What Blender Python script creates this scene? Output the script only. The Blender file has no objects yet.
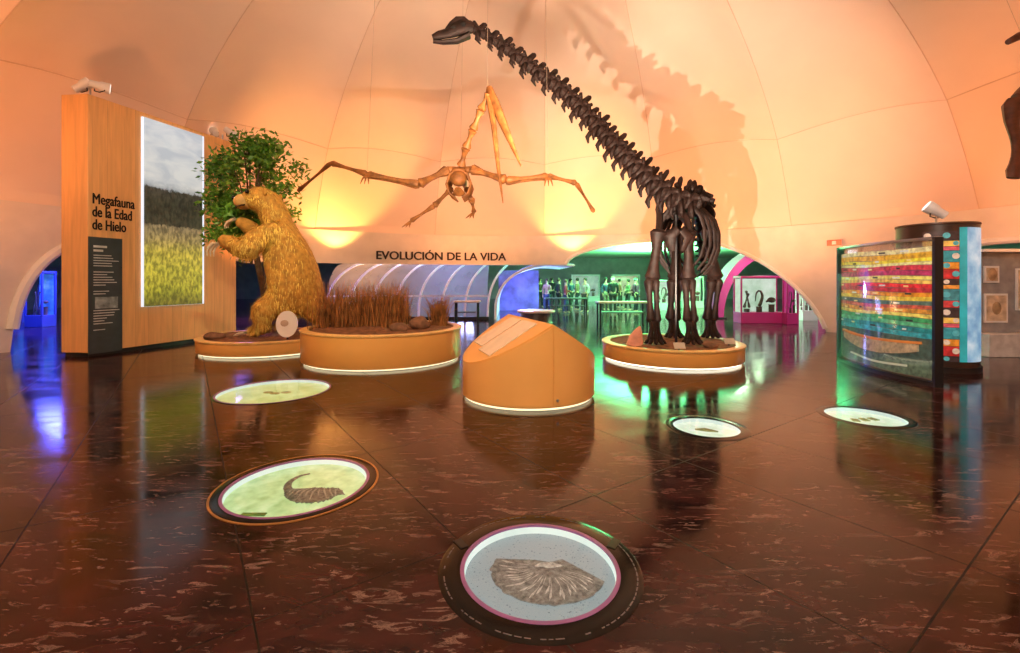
import bpy, bmesh, math, random
from mathutils import Vector, Matrix, noise
random.seed(11)
S = bpy.context.scene; C = S.collection
F = 460.0; PX = 510.0; HY = 280.0; EYE = 1.6
R = math.radians; PI = math.pi; V = Vector
def at(px, py, Y): return V(((px-PX)*Y/F, Y, EYE+(HY-py)*Y/F))
def gx(px, Y): return (px-PX)*Y/F
DC = V((0.5, 6.0, 0.0)); DR = 12.5

# ------------------------------------------------------------------ materials
def nodes(name):
    m = bpy.data.materials.new(name); m.use_nodes = True
    nt = m.node_tree; b = nt.nodes['Principled BSDF']
    return m, nt, b
def L(nt, a, b): nt.links.new(a, b)
def ramp(nt, stops, interp='LINEAR'):
    r = nt.nodes.new('ShaderNodeValToRGB'); e = r.color_ramp.elements
    r.color_ramp.interpolation = interp
    e[0].position, e[0].color = stops[0][0], (*stops[0][1], 1)
    e[1].position, e[1].color = stops[-1][0], (*stops[-1][1], 1)
    for p, c in stops[1:-1]:
        k = e.new(p); k.color = (*c, 1)
    return r
def tex(nt, kind, scale, detail=4, dist=0, coord='Object', msc=(1,1,1), rot=(0,0,0)):
    tc = nt.nodes.new('ShaderNodeTexCoord'); mp = nt.nodes.new('ShaderNodeMapping')
    mp.inputs['Scale'].default_value = msc; mp.inputs['Rotation'].default_value = rot
    L(nt, tc.outputs[coord], mp.inputs['Vector'])
    t = nt.nodes.new(kind)
    if 'Scale' in t.inputs: t.inputs['Scale'].default_value = scale
    if 'Detail' in t.inputs: t.inputs['Detail'].default_value = detail
    if 'Distortion' in t.inputs: t.inputs['Distortion'].default_value = dist
    L(nt, mp.outputs['Vector'], t.inputs['Vector'])
    return t
def math_(nt, op, a, b=None, c=None):
    n = nt.nodes.new('ShaderNodeMath'); n.operation = op
    for i, x in enumerate((a,b,c)):
        if x is None: continue
        if isinstance(x, (int,float)): n.inputs[i].default_value = x
        else: L(nt, x, n.inputs[i])
    return n.outputs[0]
_mc = {}
def M(name, col, rough=.5, metal=0, var=.18, scale=6, bump=0, emit=0, spec=.5):
    if name in _mc: return _mc[name]
    m, nt, b = nodes(name)
    t = tex(nt, 'ShaderNodeTexNoise', scale, 5)
    r = ramp(nt, [(.3, tuple(c*(1-var) for c in col)), (.7, tuple(min(1, c*(1+var)) for c in col))])
    L(nt, t.outputs['Fac'], r.inputs['Fac']); L(nt, r.outputs['Color'], b.inputs['Base Color'])
    b.inputs['Roughness'].default_value = rough; b.inputs['Metallic'].default_value = metal
    b.inputs['Specular IOR Level'].default_value = spec
    if emit:
        L(nt, r.outputs['Color'], b.inputs['Emission Color']); b.inputs['Emission Strength'].default_value = emit
    if bump:
        bp = nt.nodes.new('ShaderNodeBump'); bp.inputs['Strength'].default_value = bump; bp.inputs['Distance'].default_value = .03
        L(nt, t.outputs['Fac'], bp.inputs['Height']); L(nt, bp.outputs['Normal'], b.inputs['Normal'])
    _mc[name] = m; return m
def glass_mat():
    if 'clear_glass' in _mc: return _mc['clear_glass']
    m, nt, b = nodes('clear_glass')
    tr = nt.nodes.new('ShaderNodeBsdfTransparent'); tr.inputs['Color'].default_value = (.96,.985,.99,1)
    gl = nt.nodes.new('ShaderNodeBsdfGlossy'); gl.inputs['Roughness'].default_value = .05
    lw = nt.nodes.new('ShaderNodeLayerWeight'); lw.inputs['Blend'].default_value = .5
    fac = math_(nt, 'MULTIPLY_ADD', math_(nt, 'POWER', lw.outputs['Facing'], 4.0), .5, .03)
    mx = nt.nodes.new('ShaderNodeMixShader'); out = nt.nodes['Material Output']
    L(nt, fac, mx.inputs['Fac']); L(nt, tr.outputs['BSDF'], mx.inputs[1]); L(nt, gl.outputs['BSDF'], mx.inputs[2])
    L(nt, mx.outputs['Shader'], out.inputs['Surface'])
    _mc['clear_glass'] = m; return m
def milky_mat():
    m, nt, b = nodes('milky_translucent_sheet')
    tr = nt.nodes.new('ShaderNodeBsdfTransparent'); tl = nt.nodes.new('ShaderNodeBsdfTranslucent'); df = nt.nodes.new('ShaderNodeBsdfDiffuse')
    t = tex(nt, 'ShaderNodeTexNoise', 1.2, 3); r = ramp(nt, [(.3,(.62,.58,.60)), (.7,(.8,.76,.78))]); L(nt, t.outputs['Fac'], r.inputs['Fac'])
    for s in (tl, df): L(nt, r.outputs['Color'], s.inputs['Color'])
    m1 = nt.nodes.new('ShaderNodeMixShader'); m1.inputs['Fac'].default_value = .35; L(nt, tl.outputs[0], m1.inputs[1]); L(nt, df.outputs[0], m1.inputs[2])
    m2 = nt.nodes.new('ShaderNodeMixShader'); m2.inputs['Fac'].default_value = .34; L(nt, tr.outputs[0], m2.inputs[1]); L(nt, m1.outputs[0], m2.inputs[2])
    L(nt, m2.outputs[0], nt.nodes['Material Output'].inputs['Surface']); return m
def floor_mat():
    m, nt, b = nodes('polished_red_brown_marble')
    t1 = tex(nt, 'ShaderNodeTexNoise', 1.6, 9, .8, msc=(1,2.4,1), rot=(0,0,R(35)))
    r1 = ramp(nt, [(.32,(.006,.002,.0028)), (.46,(.020,.005,.0058)), (.58,(.042,.010,.010)), (.70,(.025,.0065,.007)), (.8,(.013,.004,.005))])
    L(nt, t1.outputs['Fac'], r1.inputs['Fac'])
    def flecks(sc, ms, rt, th, st, off, mlo, mhi):
        t2 = tex(nt, 'ShaderNodeTexNoise', sc, 10, .9, msc=ms, rot=(0,0,R(rt))); t2.inputs['Roughness'].default_value = .64
        r2 = ramp(nt, [(th,(0,0,0)), (th+.018,(1,1,1)), (th+.035,(.15,.15,.15)), (th+.07,(.7,.7,.7))]); L(nt, t2.outputs['Fac'], r2.inputs['Fac'])
        mk = tex(nt, 'ShaderNodeTexNoise', off, 5, .8, msc=(1,1.7,1), rot=(0,0,R(rt+12))); r3 = ramp(nt, [(mlo,(0,0,0)), (mhi,(1,1,1))]); L(nt, mk.outputs['Fac'], r3.inputs['Fac'])
        return math_(nt, 'MULTIPLY', math_(nt, 'MULTIPLY', r2.outputs['Color'], r3.outputs['Color']), st)
    va = flecks(3.6, (.6,3.2,1), 30, .590, .65, .9, .44, .58); vb = flecks(7.0, (.7,2.8,1), 12, .590, .75, 1.3, .44, .58); vc = flecks(13, (.75,2.4,1), 48, .605, .75, 2.0, .46, .60)
    mm = math_(nt, 'MAXIMUM', math_(nt, 'MAXIMUM', va, vb), vc)
    mx = nt.nodes.new('ShaderNodeMixRGB'); mx.inputs['Color2'].default_value = (.34,.23,.20,1)
    L(nt, mm, mx.inputs['Fac']); L(nt, r1.outputs['Color'], mx.inputs['Color1'])
    br = tex(nt, 'ShaderNodeTexBrick', .72, rot=(0,0,R(55)))
    br.inputs['Mortar Size'].default_value = .0038; br.offset = 0; br.inputs['Brick Width'].default_value = 1.3; br.inputs['Row Height'].default_value = .8
    m2 = nt.nodes.new('ShaderNodeMixRGB'); m2.inputs['Color2'].default_value = (.002,.001,.001,1)
    L(nt, br.outputs['Fac'], m2.inputs['Fac']); L(nt, mx.outputs['Color'], m2.inputs['Color1'])
    L(nt, m2.outputs['Color'], b.inputs['Base Color'])
    rr = ramp(nt, [(.3,(.08,.08,.08)), (.7,(.17,.17,.17))]); L(nt, t1.outputs['Fac'], rr.inputs['Fac'])
    mr = nt.nodes.new('ShaderNodeMixRGB'); mr.inputs['Color2'].default_value = (.5,.5,.5,1); L(nt, br.outputs['Fac'], mr.inputs['Fac']); L(nt, rr.outputs['Color'], mr.inputs['Color1'])
    L(nt, mr.outputs['Color'], b.inputs['Roughness']); b.inputs['IOR'].default_value = 1.31
    return m
def wood_mat(name, col, rot=0, rough=.45):
    m, nt, b = nodes(name)
    w = tex(nt, 'ShaderNodeTexWave', 1.1, 3, .35, rot=(0,0,rot)); w.wave_profile = 'SAW'
    n = tex(nt, 'ShaderNodeTexNoise', 3, 8, .6, msc=(5,5,.35))
    r = ramp(nt, [(0,tuple(c*.72 for c in col)), (.05,tuple(c*.96 for c in col)), (1,col)]); L(nt, w.outputs['Fac'], r.inputs['Fac'])
    r2 = ramp(nt, [(.3,(.8,.8,.8)), (.7,(1,1,1))]); L(nt, n.outputs['Fac'], r2.inputs['Fac'])
    mx = nt.nodes.new('ShaderNodeMixRGB'); mx.blend_type = 'MULTIPLY'; mx.inputs['Fac'].default_value = 1
    L(nt, r.outputs['Color'], mx.inputs['Color1']); L(nt, r2.outputs['Color'], mx.inputs['Color2'])
    L(nt, mx.outputs['Color'], b.inputs['Base Color']); b.inputs['Roughness'].default_value = rough
    return m
def picture_mat():
    m, nt, b = nodes('backlit_steppe_picture')
    tc = nt.nodes.new('ShaderNodeTexCoord'); sp = nt.nodes.new('ShaderNodeSeparateXYZ'); L(nt, tc.outputs['Generated'], sp.inputs[0])
    n = tex(nt, 'ShaderNodeTexNoise', 9, 10, .2); n.inputs['Roughness'].default_value = .7
    h = math_(nt, 'ADD', sp.outputs['Z'], math_(nt, 'MULTIPLY', math_(nt, 'SUBTRACT', n.outputs['Fac'], .5), .07))
    r = ramp(nt, [(0,(.16,.14,.02)), (.08,(.36,.33,.03)), (.20,(.58,.48,.05)), (.30,(.52,.40,.06)), (.36,(.36,.26,.09)), (.435,(.28,.20,.10)), (.445,(.05,.045,.025)), (.56,(.035,.035,.02)), (.635,(.055,.05,.035)), (.645,(.42,.42,.40)), (.68,(.62,.61,.58)), (1,(.62,.64,.66))])
    L(nt, h, r.inputs['Fac'])
    n2 = tex(nt, 'ShaderNodeTexNoise', 1.6, 6, .6, msc=(1,1,2.2)); r2 = ramp(nt, [(.38,(.78,.82,.88)), (.62,(1.14,1.12,1.08))]); L(nt, n2.outputs['Fac'], r2.inputs['Fac'])
    mx = nt.nodes.new('ShaderNodeMixRGB'); mx.blend_type = 'MULTIPLY'; mx.inputs['Fac'].default_value = .8
    L(nt, r.outputs['Color'], mx.inputs['Color1']); L(nt, r2.outputs['Color'], mx.inputs['Color2'])
    n3 = tex(nt, 'ShaderNodeTexNoise', 16, 8, .3, msc=(1,1,.5)); r3 = ramp(nt, [(.38,(.5,.5,.48)), (.62,(1.35,1.3,1.2))]); L(nt, n3.outputs['Fac'], r3.inputs['Fac'])
    m3 = nt.nodes.new('ShaderNodeMixRGB'); m3.blend_type = 'MULTIPLY'; L(nt, math_(nt, 'LESS_THAN', h, .635), m3.inputs['Fac']); L(nt, mx.outputs['Color'], m3.inputs['Color1']); L(nt, r3.outputs['Color'], m3.inputs['Color2'])
    L(nt, m3.outputs['Color'], b.inputs['Emission Color']); b.inputs['Emission Strength'].default_value = .95
    b.inputs['Base Color'].default_value = (.02,.02,.02,1); b.inputs['Roughness'].default_value = .5
    return m
def glow_mat(name, cols, scale=6, strength=1.0, vor=False, base=.3):
    m, nt, b = nodes(name)
    t = tex(nt, 'ShaderNodeTexVoronoi' if vor else 'ShaderNodeTexNoise', scale, 6)
    r = ramp(nt, [(.25,cols[0]), (.5,cols[1]), (.75,cols[2])]); L(nt, t.outputs['Distance' if vor else 'Fac'], r.inputs['Fac'])
    L(nt, r.outputs['Color'], b.inputs['Emission Color']); b.inputs['Emission Strength'].default_value = strength
    mu = nt.nodes.new('ShaderNodeMixRGB'); mu.blend_type = 'MULTIPLY'; mu.inputs['Fac'].default_value = 1; mu.inputs['Color2'].default_value = (base,base,base,1)
    L(nt, r.outputs['Color'], mu.inputs['Color1']); L(nt, mu.outputs['Color'], b.inputs['Base Color']); b.inputs['Roughness'].default_value = .3
    return m

# ------------------------------------------------------------------ mesh building
ORG = {}
class MB:
    def __init__(s): s.bm = bmesh.new()
    def _x(s, verts, mat): bmesh.ops.transform(s.bm, matrix=mat, verts=verts)
    def box(s, c, size, rz=0, mat=None):
        v = bmesh.ops.create_cube(s.bm, size=1)['verts']
        s._x(v, Matrix.Translation(V(c)) @ (mat if mat else Matrix.Rotation(rz,4,'Z')) @ Matrix.Diagonal((*size,1))); return s
    def ball(s, c, r, sc=(1,1,1), mat=None, sub=2):
        v = bmesh.ops.create_icosphere(s.bm, subdivisions=sub, radius=r)['verts']
        s._x(v, Matrix.Translation(V(c)) @ (mat if mat else Matrix.Identity(4)) @ Matrix.Diagonal((*sc,1))); return s
    def tube(s, pts, rad, seg=8, flat=(1,1), ref=None):
        pts = [V(p) for p in pts]; n = len(pts)
        if not isinstance(rad, (list,tuple)): rad = [rad]*n
        rings = []; nrm = None
        for i, p in enumerate(pts):
            d = (pts[min(i+1,n-1)]-pts[max(i-1,0)]).normalized()
            if nrm is None:
                a = V(ref) if ref else (V((0,0,1)) if abs(d.z) < .9 else V((1,0,0)))
                nrm = (a - d*a.dot(d)).normalized()
            else:
                q = nrm - d*nrm.dot(d)
                if q.length > 1e-5: nrm = q.normalized()
            bn = d.cross(nrm)
            rings.append([s.bm.verts.new(p + (nrm*math.cos(2*PI*k/seg)*flat[0] + bn*math.sin(2*PI*k/seg)*flat[1])*rad[i]) for k in range(seg)])
        for a, b in zip(rings, rings[1:]):
            for k in range(seg): s.bm.faces.new((a[k], a[(k+1)%seg], b[(k+1)%seg], b[k]))
        s.bm.faces.new(rings[0][::-1]); s.bm.faces.new(rings[-1]); return s
    def bone(s, a, b, r, seg=10, flat=(1,1), knob=1.0):
        a, b = V(a), V(b)
        ts = [0,.06,.16,.35,.6,.82,.94,1]; k = [.9*knob,1.45*knob,1.25*(.5+.5*knob),.78,.72,1.05*(.5+.5*knob),1.4*knob,.85*knob]
        return s.tube([a.lerp(b,t) for t in ts], [r*x for x in k], seg, flat)
    def lathe(s, prof, seg=64, c=(0,0,0)):
        c = V(c); rings = []
        for r, z in prof:
            rings.append([s.bm.verts.new(c+V((max(r,1e-4)*math.sin(2*PI*k/seg), -max(r,1e-4)*math.cos(2*PI*k/seg), z))) for k in range(seg)])
        for a, b in zip(rings, rings[1:]):
            for k in range(seg): s.bm.faces.new((a[k], a[(k+1)%seg], b[(k+1)%seg], b[k]))
        bmesh.ops.remove_doubles(s.bm, verts=s.bm.verts, dist=3e-4); return s
    def prism(s, poly, z0, z1):
        a = [s.bm.verts.new((x,y,z0)) for x, y in poly]; b = [s.bm.verts.new((x,y,z1)) for x, y in poly]; n = len(poly)
        for k in range(n): s.bm.faces.new((a[k], a[(k+1)%n], b[(k+1)%n], b[k]))
        s.bm.faces.new(a[::-1]); s.bm.faces.new(b); return s
    def poly(s, pts, thick=None):
        a = [s.bm.verts.new(V(p)) for p in pts]
        if thick is None: s.bm.faces.new(a); return s
        t = V(thick); b = [s.bm.verts.new(V(p)+t) for p in pts]; n = len(pts)
        for k in range(n): s.bm.faces.new((a[k], a[(k+1)%n], b[(k+1)%n], b[k]))
        s.bm.faces.new(a[::-1]); s.bm.faces.new(b); return s
    def patch(s, c, r, a0, a1, z0, z1, n=16, t=.012):
        c = V(c); f0 = z0 if callable(z0) else (lambda a: z0); f1 = z1 if callable(z1) else (lambda a: z1); col = []
        for i in range(n+1):
            a = a0+(a1-a0)*i/n; d = V((math.sin(a), -math.cos(a), 0))
            col.append([s.bm.verts.new(c+d*q+V((0,0,z))) for q, z in ((r,f0(a)),(r,f1(a)),(r+t,f1(a)),(r+t,f0(a)))])
        for a, b in zip(col, col[1:]):
            for k in range(4): s.bm.faces.new((a[k], b[k], b[(k+1)%4], a[(k+1)%4]))
        s.bm.faces.new(col[0]); s.bm.faces.new(col[-1][::-1]); return s
    def build(s, name, mat, parent=None, bevel=0, ang=40):
        bmesh.ops.recalc_face_normals(s.bm, faces=s.bm.faces)
        me = bpy.data.meshes.new(name); s.bm.to_mesh(me); s.bm.free()
        return link(name, me, mat, parent, bevel, ang)
def link(name, me, mat, parent=None, bevel=0, ang=40):
    o = bpy.data.objects.new(name, me); C.objects.link(o)
    me.materials.clear(); me.materials.append(mat)
    for p in me.polygons: p.use_smooth = True
    me.set_sharp_from_angle(angle=R(ang))
    if parent is not None:
        org = ORG[parent.name]; me.transform(Matrix.Translation(-org)); o.parent = parent; ORG[o.name] = org
    else:
        xs = [v.co for v in me.vertices]
        org = V(((min(v.x for v in xs)+max(v.x for v in xs))/2, (min(v.y for v in xs)+max(v.y for v in xs))/2, min(v.z for v in xs)))
        me.transform(Matrix.Translation(-org)); o.location = org; ORG[o.name] = org
    if bevel:
        b = o.modifiers.new('bevel','BEVEL'); b.width = bevel; b.segments = 2; b.limit_method = 'ANGLE'
    return o
def tag(o, label, cat, group=None, kind=None):
    o['label'] = label; o['category'] = cat
    if group: o['group'] = group
    if kind: o['kind'] = kind
    return o
def thing(name, label, cat, loc, group=None):
    o = bpy.data.objects.new(name, None); C.objects.link(o); o.location = V(loc); o.empty_display_size = .1
    ORG[o.name] = V(loc); return tag(o, label, cat, group)
def struct(o): o['kind'] = 'structure'; return o
def skin(verts, edges, sub=2):
    me = bpy.data.meshes.new('tmp'); me.from_pydata([v[0] for v in verts], edges, [])
    o = bpy.data.objects.new('tmp', me); C.objects.link(o)
    md = o.modifiers.new('s','SKIN'); md.use_smooth_shade = True; md.branch_smoothing = .6
    for i, v in enumerate(verts):
        sv = me.skin_vertices[0].data[i]; r = v[1]
        sv.radius = r if isinstance(r, tuple) else (r, r); sv.use_root = (i == 0)
    if sub:
        b = o.modifiers.new('b','SUBSURF'); b.levels = sub; b.render_levels = sub
    dg = bpy.context.evaluated_depsgraph_get(); dg.update()
    out = bpy.data.meshes.new_from_object(o.evaluated_get(dg))
    bpy.data.objects.remove(o); return out
def text_mesh(body, size, align='LEFT', ext=.004, bold=0):
    cu = bpy.data.curves.new('t','FONT'); cu.body = body; cu.size = size; cu.align_x = align; cu.extrude = ext
    o = bpy.data.objects.new('t', cu); C.objects.link(o)
    dg = bpy.context.evaluated_depsgraph_get(); dg.update()
    me = bpy.data.meshes.new_from_object(o.evaluated_get(dg)); bpy.data.objects.remove(o)
    if bold:   # heavier strokes: the same glyphs laid slightly beside each other
        b = bmesh.new()
        for dx, dy, dz in ((-bold,0,0),(bold,0,.0004),(0,bold*.6,.0008),(0,-bold*.6,.0012)):
            m2 = me.copy(); m2.transform(Matrix.Translation((dx,dy,dz))); b.from_mesh(m2); bpy.data.meshes.remove(m2)
        b.to_mesh(me); b.free()
    return me
def smooth(pts, n):
    pts = [V(p) for p in pts]; P = [pts[0]*2-pts[1]]+pts+[pts[-1]*2-pts[-2]]; dense = []
    for i in range(1, len(P)-2):
        for k in range(20):
            t = k/20; a, b, c, d = P[i-1], P[i], P[i+1], P[i+2]
            dense.append(.5*((2*b)+(c-a)*t+(2*a-5*b+4*c-d)*t*t+(3*b-a-3*c+d)*t**3))
    dense.append(pts[-1]); ln = [0]
    for a, b in zip(dense, dense[1:]): ln.append(ln[-1]+(b-a).length)
    out = []
    for i in range(n):
        q = ln[-1]*i/(n-1); j = 0
        while j < len(ln)-2 and ln[j+1] < q: j += 1
        f = (q-ln[j])/max(1e-9, ln[j+1]-ln[j]); out.append(dense[j].lerp(dense[j+1], f))
    return out

# ------------------------------------------------------------------ setting
MEMB = M('warm_white_membrane', (.88,.70,.57), .75, 0, .04, .6)
SEAM = M('membrane_seam', (.74,.55,.42), .8, 0, .05)
RINGM = M('beige_ring_plaster', (.82,.72,.62), .6, 0, .06, 2)
LIPM = M('pale_arch_lip', (.88,.84,.80), .5, 0, .04, 2)
GREYW = M('mid_grey_plaster', (.28,.29,.32), .7, 0, .15, 2)
CEILM = M('pale_hall_ceiling', (.80,.80,.80), .7, 0, .08, 2)
DISCS = {'front': (V((.165,2.57,0)), .425, .56), 'left': (V((-1.655,3.60,0)), .515, .60), 'far': (V((-3.40,6.66,0)), .74, .79), 'small': (V((2.13,5.0,0)), .345, .44), 'right': (V((4.16,5.40,0)), .40, .475)}
b = MB(); b.box((0,14,-.15), (52,50,.3)); fl_ = struct(b.build('floor', floor_mat()))
cb = MB()
for c, r, ro in DISCS.values(): cb.lathe([(0,-.12),(r,-.12),(r,.1),(0,.1)], 80, c)
cut = cb.build('cutter', M('tmp_white', (.8,.8,.8)))
bo = fl_.modifiers.new('holes','BOOLEAN'); bo.operation = 'DIFFERENCE'; bo.object = cut; bo.solver = 'EXACT'
dg = bpy.context.evaluated_depsgraph_get(); dg.update(); nm_ = bpy.data.meshes.new_from_object(fl_.evaluated_get(dg))
fl_.modifiers.clear(); fm_ = fl_.data.materials[0]; fl_.data = nm_; nm_.materials.clear(); nm_.materials.append(fm_)
for p in nm_.polygons: p.use_smooth = False; p.material_index = 0
bpy.data.objects.remove(cut)

prof = []
for i in range(9): t = i/8; prof.append((12.5-1.35*t**1.5, 3.3+2.7*t))
a0 = R(30); APEX = 9.3
for i in range(1,19):
    a = a0+(PI/2-a0)*i/18; prof.append((11.15*math.cos(a)/math.cos(a0), 6.0+(APEX-6.0)*(math.sin(a)-math.sin(a0))/(1-math.sin(a0))))
NS = 18; SUB = 10; PH0 = R(4)
def domept(r, z, phi, inset=0):
    f = abs(math.sin(NS/2*(phi-PH0))); k = .055*math.sin(PI*min(1,max(0,(z-3.3)/(APEX-3.3))))**.6
    rr = r*(1+k*(f-.6))-inset
    return V((DC.x+rr*math.sin(phi), DC.y+rr*math.cos(phi), z+(.40*(f-.5)*min(1,r/6) if z > 6.0 else .40*(f-.5)*((z-3.3)/2.7)**2)))
b = MB(); rows = []
for r, z in prof: rows.append([b.bm.verts.new(domept(max(r,.02), z, PH0+2*PI*k/(NS*SUB))) for k in range(NS*SUB)])
for p, q in zip(rows, rows[1:]):
    n = len(p)
    for k in range(n): b.bm.faces.new((p[k], p[(k+1)%n], q[(k+1)%n], q[k]))
dome = struct(b.build('ceiling', MEMB, ang=12))
b = MB()
for k in range(NS): b.tube([domept(max(r,.1), z, PH0+2*PI*k/NS, .006)-V((0,0,.01)) for r, z in prof], .010, 5)
rr, rz = prof[8]; pts = [domept(rr, rz, PH0+2*PI*k/(NS*SUB), .006) for k in range(NS*SUB+1)]; b.tube(pts, .013, 5)
b.build('seam', SEAM, dome)
def hlow(p):
    if -74 <= p <= -70: return 0
    if -70 < p < 8:
        t = min(1,(p+70)/8); h = 2.6*(1-(1-t)**2.2)**(1/2.2)
        k = min(1,max(0,(p+58)/14)); return h*(1-k)+2.2*k if p > -62 else h
    if 8 <= p < 27.5: t = (27.5-p)/19.5; return 2.2+.9*math.sqrt(max(0,1-t**2.2))
    if 27.5 <= p < 48.5: t = (p-27.5)/21; return 3.1*max(0,1-t**1.9)**.72
    if 50 < p < 85: t = abs((p-67.5)/17.5); return 2.55*max(0,1-t**2.2)**(1/1.8)
    return 0
b = MB(); cols = []; N = 720
for k in range(N):
    p = -180+360*k/N; h = hlow(p); a = R(p); d = V((math.sin(a), math.cos(a), 0))
    cols.append([b.bm.verts.new(DC+d*q+V((0,0,z))) for q, z in ((12.35,h),(12.35,3.36),(12.7,3.36),(12.7,h))])
for k in range(N):
    p, q = cols[k], cols[(k+1)%N]
    for j in range(4): b.bm.faces.new((p[j], q[j], q[(j+1)%4], p[(j+1)%4]))
struct(b.build('wall_ring', RINGM))
for i, (p0, p1, r_) in enumerate(((-69.9,-44,.11),(8.0,48.4,.07),(50.1,84.9,.09))):
    pts = []
    for k in range(91):
        p = p0+(p1-p0)*k/90; a = R(p); pts.append(DC+V((math.sin(a)*12.33,math.cos(a)*12.33,max(.05,hlow(p)))))
    struct(MB().tube(pts, r_, 8).build('trim_%d' % (i+1), LIPM))
# outer hall round the dome
b = MB(); inn = []; out = []; N = 96
for k in range(N):
    a = 2*PI*k/N; d = V((math.sin(a), math.cos(a), 0)); inn.append(b.bm.verts.new(DC+d*12.6+V((0,0,3.45))))
    tx = min((26-DC.x)/d.x if d.x > 1e-6 else 1e9, (-26-DC.x)/d.x if d.x < -1e-6 else 1e9)
    ty = min((39-DC.y)/d.y if d.y > 1e-6 else 1e9, (-11-DC.y)/d.y if d.y < -1e-6 else 1e9)
    out.append(b.bm.verts.new(DC+d*min(tx,ty)+V((0,0,3.45))))
for k in range(N): b.bm.faces.new((inn[k], inn[(k+1)%N], out[(k+1)%N], out[k]))
struct(b.build('ceiling', CEILM))
struct(MB().box((0,39.1,1.72), (52,.2,3.45)).build('wall_back', GREYW))
struct(MB().box((0,-11.1,1.72), (52,.2,3.45)).build('wall_front', GREYW))
struct(MB().box((-26.1,14,1.72), (.2,50,3.45)).build('wall_left', GREYW))
struct(MB().box((26.1,14,1.72), (.2,50,3.45)).build('wall_right', GREYW))
# title lettering on the ring
LETT = M('dark_brown_lettering', (.02,.008,.006), .7)
pc = R(-15.2); full = text_mesh('EVOLUCIÓN DE LA VIDA', .43)
W0 = max(v.co.x for v in full.vertices); sx = 5.0/W0
tt = thing('title_lettering', 'dark capital lettering reading EVOLUCIÓN DE LA VIDA on the beige rim of the dome', 'lettering', DC+V((12.33*math.sin(pc),12.33*math.cos(pc),2.36)))
pre = ''
for wd in ('EVOLUCIÓN','DE','LA','VIDA'):
    x0 = 0
    if pre:
        m1 = text_mesh(pre+'I', .43); m2 = text_mesh('I', .43)
        x0 = max(v.co.x for v in m1.vertices)-max(v.co.x for v in m2.vertices)
    me = text_mesh(wd, .43, 'LEFT', .012, .012)
    for v in me.vertices:
        a = pc+((v.co.x+x0)*sx-2.4)/12.3; rr = 12.33-v.co.z
        v.co = (DC.x+rr*math.sin(a), DC.y+rr*math.cos(a), 2.38+v.co.y)
    link('word', me, LETT, tt); pre += wd+' '

# ------------------------------------------------------------------ common materials
ORNG = M('orange_lacquer', (.88,.46,.12), .32, 0, .04, 2)
DARK = M('black_metal', (.015,.015,.017), .4, .3, .1)
CREAM = M('cream_plate', (.88,.78,.6), .12, 0, .06)
STRIP = glow_mat('warm_white_light_strip', ((1,.8,.45),(1,.84,.5),(1,.88,.55)), 3, 1.5)
STRIPB = glow_mat('bright_white_light_strip', ((1,.9,.65),(1,.93,.7),(1,.95,.75)), 3, 3.0)
SOIL = M('brown_soil', (.20,.085,.035), .9, 0, .5, 9, .8)
WHITE = M('white_plastic', (.8,.8,.8), .35, 0, .04)
STEEL = M('brushed_steel', (.55,.55,.56), .3, .9, .08)

def platform(c, r, h, label, strip=STRIP):
    t = thing('display_platform', label, 'platform', (c[0],c[1],0)); cc = (c[0],c[1],0)
    MB().lathe([(0,0),(r-.12,0),(r-.12,.05),(0,.05)], 72, cc).build('toe_kick', DARK, t)
    MB().lathe([(r-.12,.012),(r-.06,.012),(r-.06,.045),(r-.12,.045)], 72, cc).build('light_strip', strip, t)
    MB().lathe([(r-.14,.045),(r-.01,.045),(r,.06),(r,h-.05),(r-.015,h-.035),(r-.14,h-.035)], 96, cc).build('drum', ORNG, t)
    MB().lathe([(r-.15,h-.04),(r+.012,h-.04),(r+.02,h-.03),(r+.02,h-.005),(r+.01,h),(r-.15,h)], 96, cc).build('rim', M('pale_orange_rim', (.90,.56,.20), .3), t)
    bb = MB(); rows = []
    for i in range(15):
        q = (r-.15)*i/14
        rows.append([bb.bm.verts.new(V((c[0]+max(q,.01)*math.sin(2*PI*k/60), c[1]+max(q,.01)*math.cos(2*PI*k/60), h-.02+(.06*noise.noise(V((c[0]+q*math.sin(2*PI*k/60)*2, q*math.cos(2*PI*k/60)*2, c[1])))+.02)*(1-(i/14)**4)))) for k in range(60)])
    for p, q in zip(rows, rows[1:]):
        for k in range(60): bb.bm.faces.new((p[k], p[(k+1)%60], q[(k+1)%60], q[k]))
    bb.build('soil', SOIL, t); return t
platform((-2.6,9.5), 1.58, .64, 'tall round orange drum platform planted with dry grass')
platform((-5.55,10.75), 1.5, .33, 'low round orange platform under the giant sloth and tree')
platform((3.28,9.4), 1.36, .35, 'round orange platform with glowing base under the long-necked dinosaur skeleton', STRIPB)

# ------------------------------------------------------------------ tall wood exhibit wall
P0 = V((-8.72,9.5,0)); P1 = V((-7.74,13,0)); TW = (P1-P0).normalized(); NW = V((TW.y,-TW.x,0)); WL = (P1-P0).length; WH = 5.45
wt = thing('exhibit_wall', 'tall orange wood exhibit wall with ice age title and lit landscape picture', 'display wall', (-8.5,11,0))
WOOD = wood_mat('orange_wood_cladding', (.84,.46,.17), -math.atan2(TW.y,TW.x))
MB().prism([(P0.x,P0.y),(P1.x,P1.y),(P1.x-.6,P1.y+.12),(P0.x-.6,P0.y+.05)], .09, WH).build('wood_panel', WOOD, wt, .012)
MB().prism([(P0.x-.03,P0.y+.05),(P1.x-.05,P1.y-.05),(P1.x-.55,P1.y+.07),(P0.x-.55,P0.y+.09)], 0, .09).build('plinth', DARK, wt)
def wp(s, z, off=0): return P0+TW*(WL*s)+NW*off+V((0,0,z))
WM = Matrix(((TW.x,0,NW.x,0),(TW.y,0,NW.y,0),(0,1,0,0),(0,0,0,1)))
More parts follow.
